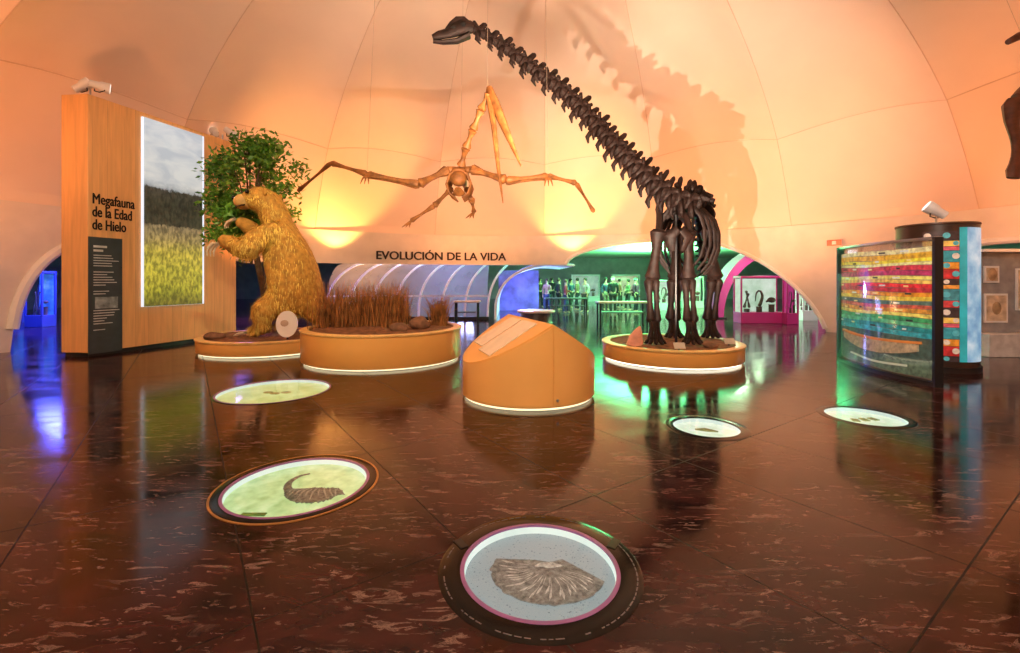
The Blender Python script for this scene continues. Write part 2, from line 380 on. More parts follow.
def wallbox(s0, s1, z0, z1, off, th):
    return MB().poly([wp(s0,z0,off), wp(s1,z0,off), wp(s1,z1,off), wp(s0,z1,off)], NW*th)
fr = wallbox(.290,.714,.985,5.335,.0,.05).build('light_box', glow_mat('cool_white_halo', ((.75,.82,.95),(.82,.88,.98),(.9,.93,1)), 2, 1.0), wt)
wallbox(.298,.694,.99,5.33,.05,.03).build('picture', picture_mat(), fr)
DK = M('dark_brown_print', (.012,.006,.004), .9)
for i, tx in enumerate(('Megafauna','de la Edad','de Hielo')):
    me = text_mesh(tx, .31, 'LEFT', .004, .007); w = max(v.co.x for v in me.vertices)
    me.transform(Matrix.Diagonal(((.84,.78,.66)[i]/w,1,1,1))); me.transform(Matrix.Translation(wp(.02, 3.20-.27*i, .010)) @ WM); link('title_text', me, DK, wt)
ip = wallbox(.0,.175,.06,2.50,.004,.03).build('info_panel', M('dark_slate_panel', (.03,.045,.055), .45), wt)
bb = MB(); z = 2.28
for k in range(26):
    s_ = .055+.085*random.random() if k > 1 else (.07,.05)[k]; hh = .045 if k < 2 else .016
    if not (1.0 < z < 1.26): bb.poly([wp(.022,z,.036), wp(.022+s_,z,.036), wp(.022+s_,z+hh,.036), wp(.022,z+hh,.036)])
    z -= .085 if k < 2 else (.055 if k % 6 else .13)
bb.build('printed_lines', M('pale_print', (.55,.6,.6), .5), ip)
bb = wallbox(.03,.15,1.0,1.24,.035,.004).build('photo_inset', M('grey_photo', (.2,.25,.27), .4, 0, .6, 9), ip)

def fixture(loc, label, dirs):
    t = thing('spotlight', label, 'spotlight', loc, 'white spotlights on top of the display walls'); l = V(loc)
    MB().box(l+V((0,0,.02)), (.22,.1,.04)).tube([l+V((0,0,.03)), l+V((0,0,.2))], .018).build('stem', STEEL, t)
    for dx, d in dirs:
        d = V(d).normalized(); c = l+V((dx,0,.26))
        MB().tube([c-d*.17,c-d*.16,c-d*.02,c+d*.02,c+d*.16,c+d*.17], [.05,.075,.085,.105,.115,.11], 14).build('lamp_head', WHITE, t)
        MB().tube([c+d*.168,c+d*.175], [.098,.098], 14).build('lens', glow_mat('lamp_lens', ((1,.95,.85),(1,.96,.9),(1,.97,.9)), 3, 1.3), t)
        MB().tube([c+V((-.1,0,0)), c+V((-.11,0,-.1)), c+V((0,0,-.13)), c+V((.11,0,-.1)), c+V((.1,0,0))], .012, 6).build('yoke', DARK, t)
fixture((-8.9,9.75,WH), 'white twin spotlight on the near top corner of the wood exhibit wall', [(-.17,(.5,.3,.5)), (.2,(.7,.6,-.1))])
fixture(wp(.93,WH,-.2), 'white twin spotlight on the wood exhibit wall above the tree', [(-.22,(-.5,.5,.4)), (.22,(.7,.3,-.5))])

# ------------------------------------------------------------------ tree
BARK = M('grey_brown_bark', (.11,.07,.04), .9, 0, .35, 14, .6)
def leaf_mat():
    m, nt, bs = nodes('green_leaves'); t = tex(nt, 'ShaderNodeTexNoise', 7, 6)
    r = ramp(nt, [(.3,(.02,.09,.008)), (.5,(.09,.27,.02)), (.7,(.28,.48,.05))]); L(nt, t.outputs['Fac'], r.inputs['Fac']); L(nt, r.outputs['Color'], bs.inputs['Base Color'])
    bs.inputs['Roughness'].default_value = .45; return m
TB = V((-6.25,11.85,.31)); tr = thing('tree', 'bushy green leafy tree beside the giant sloth', 'tree', TB)
top = V((-6.7,11.9,2.9)); b = MB(); b.tube(smooth([TB, TB+V((-.05,0,.8)), TB+V((-.25,.02,1.7)), top], 10), [.13,.11,.095,.09,.085,.08,.075,.07,.06,.05], 10)
cl = []
for i in range(50):
    a = random.random()*2*PI; zz = random.uniform(-1,1); q = math.sqrt(1-zz*zz*.75)*random.uniform(.4,1.05)
    cl.append(V((-6.72+.98*q*math.cos(a), 11.9+.7*q*math.sin(a), 3.80+1.28*zz)))
cl += [V((-5.75,11.9,4.0)), V((-5.55,11.9,4.5)), V((-7.40,11.6,2.7)), V((-7.40,11.7,4.5)), V((-6.7,11.8,5.15)), V((-7.40,11.5,3.4)), V((-7.0,11.8,2.35)), V((-6.0,11.8,4.95)), V((-6.55,11.2,3.2)), V((-6.75,11.3,2.8))]
for c in cl[::2]: b.tube(smooth([top-V((0,0,random.uniform(.1,.9))), (top+c)/2+V((0,0,.15)), c], 6), [.04,.034,.028,.022,.016,.01], 6)
b.build('trunk', BARK, tr)
b = MB()
for c in cl:
    for k in range(110):
        d = V((random.gauss(0,1),random.gauss(0,1),random.gauss(0,.8))).normalized()*random.uniform(.06,.42); p = c+d
        u = V((random.gauss(0,1),random.gauss(0,1),random.gauss(-.3,.7))).normalized(); w = u.cross(V((random.gauss(0,1),random.gauss(0,1),random.gauss(0,1)))).normalized(); s_ = random.uniform(.05,.10)
        b.poly([p-u*s_, p+w*s_*.42-u*s_*.1, p+u*s_*1.1, p-w*s_*.42-u*s_*.1])
b.build('foliage', leaf_mat(), tr)

# ------------------------------------------------------------------ giant ground sloth
SB = V((-5.3,11,.33)); sl = thing('giant_sloth', 'golden shaggy giant ground sloth rearing up to the tree', 'animal figure', SB)
vs = [((-5.06,11.0,1.35),(.78,.68)), ((-5.12,10.98,1.95),(.79,.68)), ((-5.28,10.95,2.55),(.68,.60)), ((-5.50,10.9,3.02),(.48,.45)), ((-5.70,10.86,3.42),(.38,.38)), ((-5.92,10.80,3.52),(.32,.32)), ((-6.10,10.74,3.47),(.24,.25)), ((-6.22,10.70,3.43),(.17,.19)),
      ((-5.50,10.38,2.66),(.32,.32)), ((-5.84,10.06,2.20),(.26,.26)), ((-6.16,10.10,2.46),(.19,.19)), ((-6.42,10.14,2.46),(.13,.16)),
      ((-5.56,11.35,2.8),(.30,.30)), ((-5.96,11.35,2.55),(.24,.24)), ((-6.30,10.95,2.92),(.17,.17)), ((-6.48,10.88,3.06),(.11,.14)),
      ((-5.35,10.58,1.0),(.40,.38)), ((-5.7,10.45,.87),(.32,.32)), ((-5.58,10.42,.5),(.20,.20)), ((-5.9,10.38,.42),(.12,.10)),
      ((-5.3,11.4,1.0),(.40,.38)), ((-5.6,11.5,.87),(.32,.32)), ((-5.55,11.52,.5),(.20,.20)), ((-5.85,11.5,.42),(.12,.10)),
      ((-4.74,11.15,.95),(.38,.34)), ((-4.6,11.3,.6),(.22,.2)), ((-4.5,11.5,.46),(.11,.1))]
es = [(0,1),(1,2),(2,3),(3,4),(4,5),(5,6),(6,7),(2,8),(8,9),(9,10),(10,11),(2,12),(12,13),(13,14),(14,15),(0,16),(16,17),(17,18),(18,19),(0,20),(20,21),(21,22),(22,23),(0,24),(24,25),(25,26)]
me = skin(vs, es, 3)
for v in me.vertices:
    v.co += v.normal*(.025*noise.noise(v.co*4)+.015*noise.noise(v.co*11))
FUR = M('golden_brown_fur', (.46,.23,.035), .85, 0, .35, 9, .5)
b = MB(); polys = list(me.polygons)
for k in range(15000):
    p = random.choice(polys); c = p.center
    if c.z < .45 or c.x < -6.05: continue
    head = c.z > 3.15 and c.x < -5.65
    n = p.normal; gd = V((.35 if head else .05,0,-1)); gd = gd-n*gd.dot(n)
    d = (gd+n*.2+V((random.gauss(0,.12),random.gauss(0,.12),random.gauss(0,.07)))).normalized(); w = d.cross(n)
    if w.length < .05: continue
    w.normalize(); ln = random.uniform(.07,.16)*(.5 if head else 1); q = c+n*.003+V((random.gauss(0,.02),random.gauss(0,.02),random.gauss(0,.02)))
    b.poly([q-w*.008, q+w*.008, q+d*ln])
bod = link('body', me, FUR, sl); b.build('fur', M('golden_fur_strands', (.82,.48,.085), .7, 0, .5, 4), sl)
CLAW = M('horn_claw', (.62,.5,.34), .4)
for (c, d, sp) in ((V((-6.47,10.14,2.42)), V((-.55,0,-.9)), V((.03,.07,0))), (V((-6.52,10.86,3.04)), V((-.7,0,-.6)), V((0,.07,.02))), (V((-5.95,10.38,.42)), V((-1,0,-.25)), V((0,.07,0))), (V((-5.9,11.5,.42)), V((-1,0,-.25)), V((0,.07,0)))):
    for k in (-1,0,1):
        q = c+sp*k; b = MB(); b.tube([q, q+d*.1+V((-.04,0,0)), q+d*.2+V((-.03,0,-.02)), q+d*.27+V((.02,0,-.06))], [.035,.03,.02,.006], 7); b.build('claw', CLAW, sl)
EYE_M = M('glossy_dark_eye', (.01,.006,.004), .1)
for sgn in (-1,1):
    MB().ball((-6.00,10.78+sgn*.28,3.62), .05).build('eye', EYE_M, sl)
    MB().ball((-5.60,10.86+sgn*.36,3.62), .08, (.6,.4,1)).build('ear', FUR, sl)
MB().ball((-6.39,10.68,3.50), .08, (.7,1.15,.85)).build('nose', EYE_M, sl)
MB().tube([(-6.06,10.50,3.32),(-6.30,10.55,3.29),(-6.40,10.68,3.28),(-6.30,10.83,3.29)], .022, 6).build('mouth', EYE_M, sl)
MB().ball((-6.20,10.70,3.42), .215, (.95,1.0,.85), sub=3).build('muzzle', M('golden_muzzle', (.56,.33,.10), .7, 0, .25), sl)

# white oval sign, grass, rocks
t = thing('oval_sign', 'white oval information sign between the two left platforms', 'sign', (-4.76,9.82,.33))
sgn = MB(); pts = [V((-4.76+.23*math.cos(2*PI*k/32), 9.80+.02*math.sin(2*PI*k/32), .66+.28*math.sin(2*PI*k/32))) for k in range(32)]
sgn.poly(pts, (0,.03,0)); sgn.build('plate', M('white_sign_plate', (.85,.83,.8), .3, 0, .03), t)
MB().tube([(-4.76,9.84,.33),(-4.76,9.84,.5)], .02).build('stand', DARK, t)
MB().ball((-4.8,9.79,.68), .10, (.9,.08,.7)).build('animal_picture', M('grey_brown_print', (.5,.4,.32), .5), t)
def grass(label, fn, n, hmin, hmax):
    b = MB()
    for k in range(n):
        x, y = fn(); hh = random.uniform(hmin,hmax); a = random.random()*2*PI; w = V((math.cos(a),math.sin(a),0))*.008; l = V((random.gauss(0,.16),random.gauss(0,.14),0)); q = V((x,y,.62))
        v = [b.bm.verts.new(z) for z in (q-w, q+w, q+l*.35+V((0,0,hh*.6))+w*.8, q+l*.35+V((0,0,hh*.6))-w*.8, q+l+V((0,0,hh)))]
        b.bm.faces.new((v[0],v[1],v[2],v[3])); b.bm.faces.new((v[3],v[2],v[4]))
    return tag(b.build('dry_grass', M('dry_brown_grass', (.34,.14,.035), .8, 0, .7, 5)), label, 'grass', kind='stuff')
grass('wide band of dry brown grass on the tall drum platform', lambda: (-3.14+random.choice((-.70,-.35,.0,.30,.60,.78))+max(-.2,min(.2,random.gauss(0,.10))), 9.75+random.gauss(0,.2)), 1800, .30, 1.05)
grass('small tuft of dry brown grass at the right of the drum platform', lambda: (-1.50+max(-.15,min(.15,random.gauss(0,.08))), 9.75+random.gauss(0,.1)), 300, .4, .75)
def rock(c, r, sc, label, mat, name='rock'):
    b = MB(); b.ball(c, r, sc, sub=3)
    for v in b.bm.verts: v.co += V((noise.noise(v.co*5), noise.noise(v.co*5+V((9,0,0))), noise.noise(v.co*5+V((0,9,0)))))*r*.35
    return tag(b.build(name, mat, ang=25), label, 'rock')
ROCK = M('brown_rock', (.22,.11,.06), .9, 0, .4, 9, .6)
rock((-2.1,8.75,.70), .13, (1.3,.9,.7), 'brown rock near the front rim of the grass drum', ROCK)
rock((-1.8,9.1,.73), .17, (1.2,1,.8), 'brown rock at the right of the grass band on the drum', ROCK)
rock((-6.4,10.0,.38), .15, (1.5,1,.6), 'brown rock at the left front of the sloth platform', ROCK)
rock((3.7,8.5,.40), .09, (1.6,1,.7), 'small brown rock in front of the dinosaur feet', ROCK)
p = at(637,333,8.8); b = MB(); b.tube([(p.x-.05,8.8,.34),(p.x-.02,8.8,.5),(p.x+.03,8.8,.64),(p.x+.06,8.8,.72)], [.17,.14,.07,.015], 7, (1,.5)); tag(b.build('pink_stone', M('pink_stone', (.75,.36,.26), .8, 0, .2, 7, .4)), 'pointed pink stone at the left on the dinosaur platform', 'rock')
for x, y, nm in ((3.02,8.2,'small white caption plate at the front rim of the dinosaur platform'), (4.2,8.8,'small white caption plate at the right of the dinosaur platform')):
    t = thing('caption_plate', nm, 'sign', (x,y,.34), 'caption plates on the dinosaur platform')
    MB().box((x,y,.43), (.2,.012,.12), mat=Matrix.Rotation(R(-35),4,'X')).build('plate', M('ivory_plate', (.55,.5,.42), .4), t); MB().box((x,y+.03,.37), (.02,.02,.08)).build('foot', DARK, t)

# ------------------------------------------------------------------ long-necked dinosaur skeleton
BONE = M('dark_brown_bone', (.016,.0065,.0045), .6, 0, .65, 8, .7, 0, .3)
HOL = M('black_hollow_shade', (.002,.002,.002), .9)  # black balls paint the shade inside the skull's eye and nose openings
dn = thing('dinosaur_skeleton', 'dark brown long-necked dinosaur skeleton rising over the round platform', 'skeleton', (3.28,9.4,.33))
def vert_proto(spine, ribs):
    b = MB(); b.tube([(-.5,0,0),(-.4,0,0),(0,0,0),(.4,0,0),(.52,0,0)], [.40,.54,.40,.54,.42], 10)
    b.tube([(.12,0,.15),(.06,0,.6),(-.04,0,spine*.9),(-.10,0,spine)], [.30,.23,.20,.11], 8, (1,.6), (1,0,0))
    for s in (-1,1):
        b.tube([(0,0,.1),(.0,s*.5,.22),(-.12,s*.9,.06)], [.26,.20,.11], 6)
        b.tube([(.3,s*.2,.28),(.72,s*.3,.66)], [.18,.12], 6); b.tube([(-.3,s*.2,.28),(-.5,s*.3,.68)], [.18,.13], 6)
        if ribs: b.tube([(.1,s*.3,-.15),(.02,s*.42,-.72),(-.35,s*.36,-1.0)], [.22,.18,.06], 6)
    bmesh.ops.recalc_face_normals(b.bm, faces=b.bm.faces); me = bpy.data.meshes.new('vertebra'); b.bm.to_mesh(me); b.bm.free()
    me.materials.append(BONE)
    for p in me.polygons: p.use_smooth = True
    return me
def chain(path, rads, me, root, name):
    org = ORG[root.name]; n = len(path)
    for i in range(n-1):
        a, c = path[i], path[i+1]; d = (c-a); ln = d.length; x = d.normalized(); y = V((0,0,1)).cross(x).normalized(); z = x.cross(y)
        Rm = Matrix((x,y,z)).transposed().to_4x4(); r = rads[0]+(rads[1]-rads[0])*i/max(1,n-2); r *= 1+.09*math.sin(i*2.7)
        o = bpy.data.objects.new(name, me); C.objects.link(o); o.parent = root
        o.matrix_local = Matrix.Translation((a+c)/2-org) @ Rm @ Matrix.Diagonal((ln*1.0, r, r, 1))
neck = smooth([at(692,203,9.2), at(667,195,9.0), at(640,173,8.8), at(604,135,8.55), at(570,98,8.35), at(530,67,8.15), at(498,43,8.05), at(474,29,8.0)], 23)
cerv = vert_proto(1.2, True); dors = vert_proto(1.0, False); caud = vert_proto(.8, False)
chain(neck, (.37,.155), cerv, dn, 'neck_vertebra')
bk = smooth([neck[0], at(694,199,9.6), at(697,203,9.95), at(700,210,10.3)], 9); chain(bk, (.36,.36), dors, dn, 'back_vertebra')
tl = smooth([bk[-1], V((4.65,11.2,2.75)), V((5.1,12.2,2.2)), V((5.45,13.1,1.85)), V((5.7,14.0,1.7))], 17); chain(tl, (.3,.06), caud, dn, 'tail_vertebra')
h0 = neck[-1]; dr = V((-.97,-.10,-.22)).normalized()
b = MB(); b.tube([h0+V((.05,0,.0)), h0+dr*.06+V((0,0,.04)), h0+dr*.2+V((0,0,.06)), h0+dr*.33+V((0,0,.04)), h0+dr*.46+V((0,0,.0)), h0+dr*.62+V((0,0,-.005)), h0+dr*.73+V((0,0,-.02))], [.06,.11,.135,.12,.085,.075,.045], 12, (1,.75), (0,0,1))
b.tube([h0+dr*.08+V((0,0,.12)), h0+dr*.18+V((0,0,.19)), h0+dr*.30+V((0,0,.205)), h0+dr*.40+V((0,0,.15)), h0+dr*.5+V((0,0,.06))], [.03,.06,.065,.05,.03], 8, (1,.8)); sk = b.build('skull', BONE, dn)
b = MB(); b.tube([h0+dr*.08+V((0,0,-.10)), h0+dr*.3+V((0,0,-.16)), h0+dr*.55+V((0,0,-.14)), h0+dr*.72+V((0,0,-.095))], [.05,.042,.034,.026], 8, (1,1.8)); b.build('lower_jaw', BONE, sk)
for s in (-1,1):
    MB().ball(h0+dr*.18+V((0,s*.10,.06)), .045, (1.1,.5,1)).build('eye_socket', HOL, sk); MB().ball(h0+dr*.36+V((0,s*.085,.05)), .03, (1.6,.5,.8)).build('nostril', HOL, sk)
lat = V((1,-.15,0)).normalized()
for i in range(9):
    f = i/8; c = neck[1].lerp(bk[7], f)+V((0,0,-.05)); dep = .68+.1*math.sin(PI*f); wd = .46+.15*math.sin(PI*min(1,f*1.2))
    for s in (-1,1):
        pts = [c+lat*s*math.sin(th)*wd+V((0,0,-(1-math.cos(th))*dep))+V((.05,.25,0))*th/PI for th in [R(x) for x in (3,25,50,75,100,125,148)]]
        MB().tube(pts, [.05,.045,.042,.038,.034,.030,.024], 7, (1,.7)).build('rib', BONE, dn)
def limb(j0, j1, j2, ft, r, nm):
    j0, j1, j2, ft = V(j0), V(j1), V(j2), V(ft)
    b = MB(); b.bone(j0, j1, r, 12, (1.1,.9), .95); o = b.build(nm, BONE, dn)
    for s, k in ((-1,.70),(1,.60)): MB().bone(j1+V((s*r*.62,0,.02)), j2+V((s*r*.55,-.02*s,-.02)), r*k, 9, (1,1), .9).build('shin_bone', BONE, o)
    b = MB()
    for k in range(5):
        a = R(-80+40*k)-R(10); q = V((math.sin(a)*.1,-math.cos(a)*.1,0)); b.bone(j2+q*.5+V((0,0,.0)), ft+q*1.1+V((0,0,.1)), r*.36, 7, (1,1), .9); b.tube([ft+q*1.1+V((0,0,.1)), ft+q*1.7+V((0,0,.045)), ft+q*2.1+V((0,0,.03))], [r*.4,r*.36,r*.1], 6)
    b.build('foot', BONE, o)
zt = .35
fl, frr = V((gx(655,8.9),8.9,zt)), V((gx(692,8.9),8.9,zt)); hl, hr = V((gx(674,9.9),9.9,zt)), V((gx(711,9.9),9.9,zt))
limb((fl.x+.12,9.05,2.60), (fl.x+.02,9.15,1.6), (fl.x,8.95,.80), fl, .108, 'front_leg')
limb((frr.x+.0,9.1,2.60), (frr.x+.05,9.2,1.6), (frr.x,8.95,.80), frr, .108, 'front_leg')
limb((hl.x+.10,10.0,2.72), (hl.x+.0,9.8,1.6), (hl.x,9.93,.75), hl, .122, 'hind_leg')
limb((hr.x-.02,10.0,2.72), (hr.x+.05,9.8,1.6), (hr.x,9.93,.75), hr, .122, 'hind_leg')
for f, s, dx in ((fl,.12,1),(frr,.0,-.6)):
    j = V((f.x+s,9.05,2.56)); MB().tube([j, j+V((.03*dx,.05,.20)), j+V((.10*dx,.25,.42)), j+V((.16*dx,.42,.58))], [.14,.13,.13,.18], 8, (1,.4), (0,1,0)).build('shoulder_blade', BONE, dn)
for f, s in ((hl,.10),(hr,-.02)):
    j = V((f.x+s,10.0,2.68)); MB().tube([j+V((0,-.32,.28)), j+V((0,-.1,.38)), j+V((0,.15,.36)), j+V((0,.32,.22))], [.07,.17,.17,.06], 9, (1,.35), (0,0,1)).tube([j, j+V((.02,.25,-.3)), j+V((.03,.4,-.55))], [.09,.07,.09], 8, (1,.5)).tube([j, j+V((.02,-.15,-.25)), j+V((.02,-.22,-.5))], [.09,.06,.08], 8, (1,.5)).build('pelvis', BONE, dn)
for s in (-1,1):
    q = at(680,236,8.95); MB().tube([q+V((s*.04,0,.14)), q+V((s*.20,.05,.0)), q+V((s*.12,.15,-.28))], [.08,.14,.07], 8, (1,.45)).build('chest_plate', BONE, dn)
for q in (V((3.32,9.2,0)), V((3.95,9.95,0))): MB().tube([q+V((0,0,.33)), q+V((0,0,2.9))], .028, 8).build('support_post', DARK, dn)

# ------------------------------------------------------------------ flying reptile skeleton
PB = M('amber_brown_bone', (.25,.09,.018), .6, 0, .5, 9, .4)
pt = thing('flying_reptile_skeleton', 'amber brown winged reptile skeleton hanging in mid-air with spread wings', 'skeleton', at(460,195,8))
Yp = 8.0
def pbone(name, a, c, r, parent=None): return MB().bone(at(a[0],a[1],Yp+a[2]), at(c[0],c[1],Yp+c[2]), r, 8).build(name, PB, parent or pt)
tor = MB(); bc = at(459,178,Yp)
tor.ball(bc+V((0,.1,.12)), .17, (1,1.4,.55)); tor.ball(bc+V((0,-.05,-.02)), .13, (1.1,1,1.1)); tor.tube([bc+V((0,-.1,.1)), bc+V((0,.3,.15)), bc+V((.02,.65,.05)), bc+V((.03,.9,-.02))], [.07,.08,.06,.02], 8)
tor = tor.build('torso', PB, pt)
for k in range(5):
    for s in (-1,1):
        c = bc+V((0,-.1+.11*k,.12)); MB().tube([c+V((s*.21*math.sin(th),.03,-(1-math.cos(th))*.24)) for th in [R(x) for x in (5,45,90,130,165)]], [.026,.026,.022,.02,.014], 6).build('rib', PB, pt)
MB().tube([bc+V((0,-.15,-.2)), bc+V((0,0,-.28)), bc+V((0,.25,-.2))], [.04,.10,.03], 8, (.4,1.2)).build('breastbone', PB, pt)
npth = [at(461,166,Yp-.15), at(466,148,Yp-.35), at(473,130,Yp-.5), at(481,110,Yp-.6), at(489,94,Yp-.65)]
for a, c in zip(npth, npth[1:]): MB().bone(a, c, .055, 9).build('neck_bone', PB, pt)
skl = MB(); A = at(489,90,Yp-.65); T1 = at(521,166,Yp-1.0)
skl.tube([A+V((-.03,.06,.06)), A, A.lerp(T1,.2), A.lerp(T1,.45), A.lerp(T1,.75), T1], [.03,.085,.10,.085,.05,.012], 10, (1,.55)).tube([A+V((0,0,.02)), A+V((-.03,.2,.12))], [.05,.012], 6)
skl = skl.build('skull', PB, pt)
T2 = at(503,203,Yp-1.15); B0 = A+V((-.01,.0,-.08)); MB().tube([B0, B0.lerp(T2,.3)+V((.02,0,0)), B0.lerp(T2,.7), T2], [.05,.045,.03,.008], 8).build('lower_jaw', PB, skl)
for side in (((448,170,0),(419,184,-.25),(367,174,-.1),(331,163,.05),(298,191,.3)), ((471,169,0),(506,180,-.25),(548,176,-.1),(576,183,.05),(594,212,.3))):
    o = pbone('wing', side[0], side[1], .065)
    a, c = side[1], side[2]; pbone('forearm_bone', a, c, .045, o); pbone('forearm_bone', (a[0],a[1]+3,a[2]+.05), (c[0],c[1]+2,c[2]+.05), .03, o)
    pbone('wing_finger', side[2], side[3], .04, o); pbone('wing_finger', side[3], side[4], .03, o)
    q = at(*[side[2][0],side[2][1],Yp+side[2][2]])
    for k in (-1,0,1): MB().tube([q, q+V((.05*k,-.08,-.1)), q+V((.07*k,-.14,-.2))], [.02,.016,.005], 6).build('wing_claw', PB, o)
    s = -1 if side[0][0] < 460 else 1
    MB().tube([bc+V((s*.05,0,.15)), bc+V((s*.2,-.02,.14)), at(side[0][0],side[0][1],Yp)], [.05,.06,.06], 8, (1,.5)).build('shoulder_blade', PB, pt)
for pl in (((452,188,.35),(434,206,.2),(411,221,.45)), ((467,189,.35),(472,201,.1),(474,212,.3))):
    o = pbone('leg', pl[0], pl[1], .045); pbone('shin_bone', pl[1], pl[2], .035, o)
    q = at(pl[2][0],pl[2][1],Yp+pl[2][2])
    b = MB()
    for k in (-1,0,1): b.tube([q, q+V((-.05+.04*k,-.07,-.08)), q+V((-.07+.07*k,-.12,-.13))], [.02,.015,.005], 6)
    b.build('foot', PB, o)
WIRE = M('steel_wire', (.6,.5,.4), .4, .8)
for a in (bc+V((0,.2,.2)), at(367,174,7.9), at(548,176,7.9), at(487,98,7.35)):
    MB().tube([a, V((a.x*.9,a.y,8.9))], .003, 5).build('wire', WIRE, pt)

# ------------------------------------------------------------------ bones hanging at the right edge
t = thing('hanging_skeleton', 'dark brown limb bones hanging at the upper right edge', 'skeleton', (9.0,8.0,3.3))
RB = M('red_brown_bone', (.10,.03,.015), .5, 0, .5, 8, .5)
b = MB(); b.tube(smooth([at(1013,178,8), at(1016,160,8), at(1016,140,8), at(1012,120,8), at(1016,100,8)], 12), [.10,.13,.10,.08,.075,.08,.09,.1,.12,.15,.19,.14], 10, (1,.7)); leg = b.build('leg', RB, t)
b = MB(); b.bone(at(1022,102,8), at(1045,52,8.1), .12); b.build('thigh_bone', RB, leg)
b = MB(); b.tube(smooth([at(1008,42,8), at(1020,36,8), at(1050,30,8), at(1090,34,8.1), at(1150,40,8.2)], 14), [.05,.07,.09,.11,.13,.14,.15,.15,.15,.14,.13,.12,.1,.06], 9); b.build('spine', RB, t)
for q in (at(1022,36,8), at(1050,30,8)): MB().tube([q, V((q.x*.93,q.y,7.3))], .003, 5).build('wire', WIRE, t)

# ------------------------------------------------------------------ orange kiosk
kc = V((.25,6.46,0)); kr = .91; ar = R(17.5); rd = V((math.sin(ar),-math.cos(ar),0)); pd = V((-math.cos(ar),-math.sin(ar),0))
ht = lambda a: 1.06-.60*kr*abs(math.sin(a-ar))
kt = thing('information_kiosk', 'orange drum kiosk with gabled top standing on the open floor', 'kiosk', kc)
MB().lathe([(0,0),(kr-.09,0),(kr-.09,.05),(0,.05)], 72, kc).build('toe_kick', DARK, kt)
MB().lathe([(kr-.09,.012),(kr-.03,.012),(kr-.03,.04),(kr-.09,.04)], 72, kc).build('light_strip', STRIP, kt)
b = MB(); n = 96; lo = []; up = []
for k in range(n):
    a = ar+2*PI*k/n; d = V((math.sin(a),-math.cos(a),0)); lo.append(b.bm.verts.new(kc+d*kr+V((0,0,.045)))); up.append(b.bm.verts.new(kc+d*kr+V((0,0,ht(a)))))
ce = b.bm.verts.new(kc+V((0,0,1.06)))
for k in range(n): b.bm.faces.new((lo[k],lo[(k+1)%n],up[(k+1)%n],up[k])); b.bm.faces.new((up[k],up[(k+1)%n],ce))
b.bm.faces.new(lo[::-1]); b.build('body', ORNG, kt, ang=20)
for a0_, a1_ in ((ar-R(78),ar-R(.5)), (ar+R(.5),ar+R(72))):
    d = MB().patch(kc, kr, a0_, a1_, .06, lambda a: ht(a)-.03, 24, .012).build('door', M('light_orange_lacquer', (.90,.50,.15), .3, 0, .03, 2), kt)
q = kc+rd*(kr+.014); MB().tube([q+V((.05,-.002,.14)), q+V((.05,-.03,.14))], [.018,.016], 10).build('lock', STEEL, kt)
kp = lambda s, p: kc+rd*s+pd*p+V((0,0,1.06-.60*p))
for s0, s1, p0, p1 in ((-.60,-.10,.06,.64), (-.04,.52,.06,.70)):
    MB().poly([kp(s0,p0)+V((0,0,.004)), kp(s1,p0)+V((0,0,.004)), kp(s1,p1)+V((0,0,.004)), kp(s0,p1)+V((0,0,.004))], V((0,0,.012))).build('graphic_panel', CREAM, kt)

# ------------------------------------------------------------------ light discs sunk into the floor
PURP = M('purple_rim', (.28,.12,.34), .3)
BRNZ = M('golden_edge', (.45,.24,.07), .35, .5)
BLKG = M('black_glass_ring', (.004,.0035,.0035), .15, 0, .1, 6, 0, 0, .2)
EDGE = glow_mat('white_edge_glow', ((.62,.78,.72),(.72,.86,.80),(.85,.95,.9)), 2, .9)
DZ = -.045
def disc(key, label, panel, rim):
    c, r, ro = DISCS[key]
    t = thing('floor_light_box', label, 'floor display', (c[0],c[1],0), 'round lit display windows in the floor'); cc = (c[0],c[1],0)
    MB().lathe([(r+.012,0),(r+.012,.004),(ro-.01,.004),(ro,0)], 80, cc).build('surround', BLKG, t)
    MB().lathe([(r-.006,-.006),(r-.006,.006),(r+.016,.006),(r+.018,0)], 80, cc).build('rim', rim, t)
    MB().lathe([(r-.002,DZ),(r-.002,-.006),(r-.010,-.006),(r-.010,DZ)], 80, cc).build('bright_edge', EDGE, t)
    MB().lathe([(0,DZ),(r-.006,DZ),(r-.006,DZ-.03),(0,DZ-.03)], 80, cc).build('lit_panel', panel, t)
    MB().lathe([(0,.002),(r-.006,.002)], 80, cc).build('glass_cover', glass_mat(), t)
    return t, c+V((0,0,DZ))
FOSS = M('pale_grey_fossil', (.38,.41,.41), .9, 0, .4, 45, .5, .28); SLAB = M('grey_rock_slab', (.16,.18,.18), .9, 0, .5, 40, .5, .25); FOSD = M('grey_fossil', (.17,.18,.16), .85, 0, .6, 45, .8, .06)  # light put into the material: fossils glow faintly, staying grey under warm lamps
t, c = disc('front', 'nearest round floor window with fan-shaped fossil on blue-grey gravel', glow_mat('blue_grey_gravel', ((.015,.03,.035),(.09,.15,.17),(.34,.44,.46)), 48, .65, True, .2), PURP)
fo = c+V((.06,.05,.004)); b = MB(); sl_ = []
for k in range(41):
    f = k/40; a = R(-108+172*f); e1 = .315+.03*math.sin(PI*f)+.022*noise.noise(V((k*.9,3,0))); sl_.append(fo+V((math.sin(a)*1.02*e1,-math.cos(a)*.88*e1,0)))
b.poly([fo+V((.08,.08,0)), fo+V((.01,.05,0)), fo+V((-.07,.07,0))]+sl_, V((0,0,.004))); slab = b.build('fossil_slab', SLAB, t)
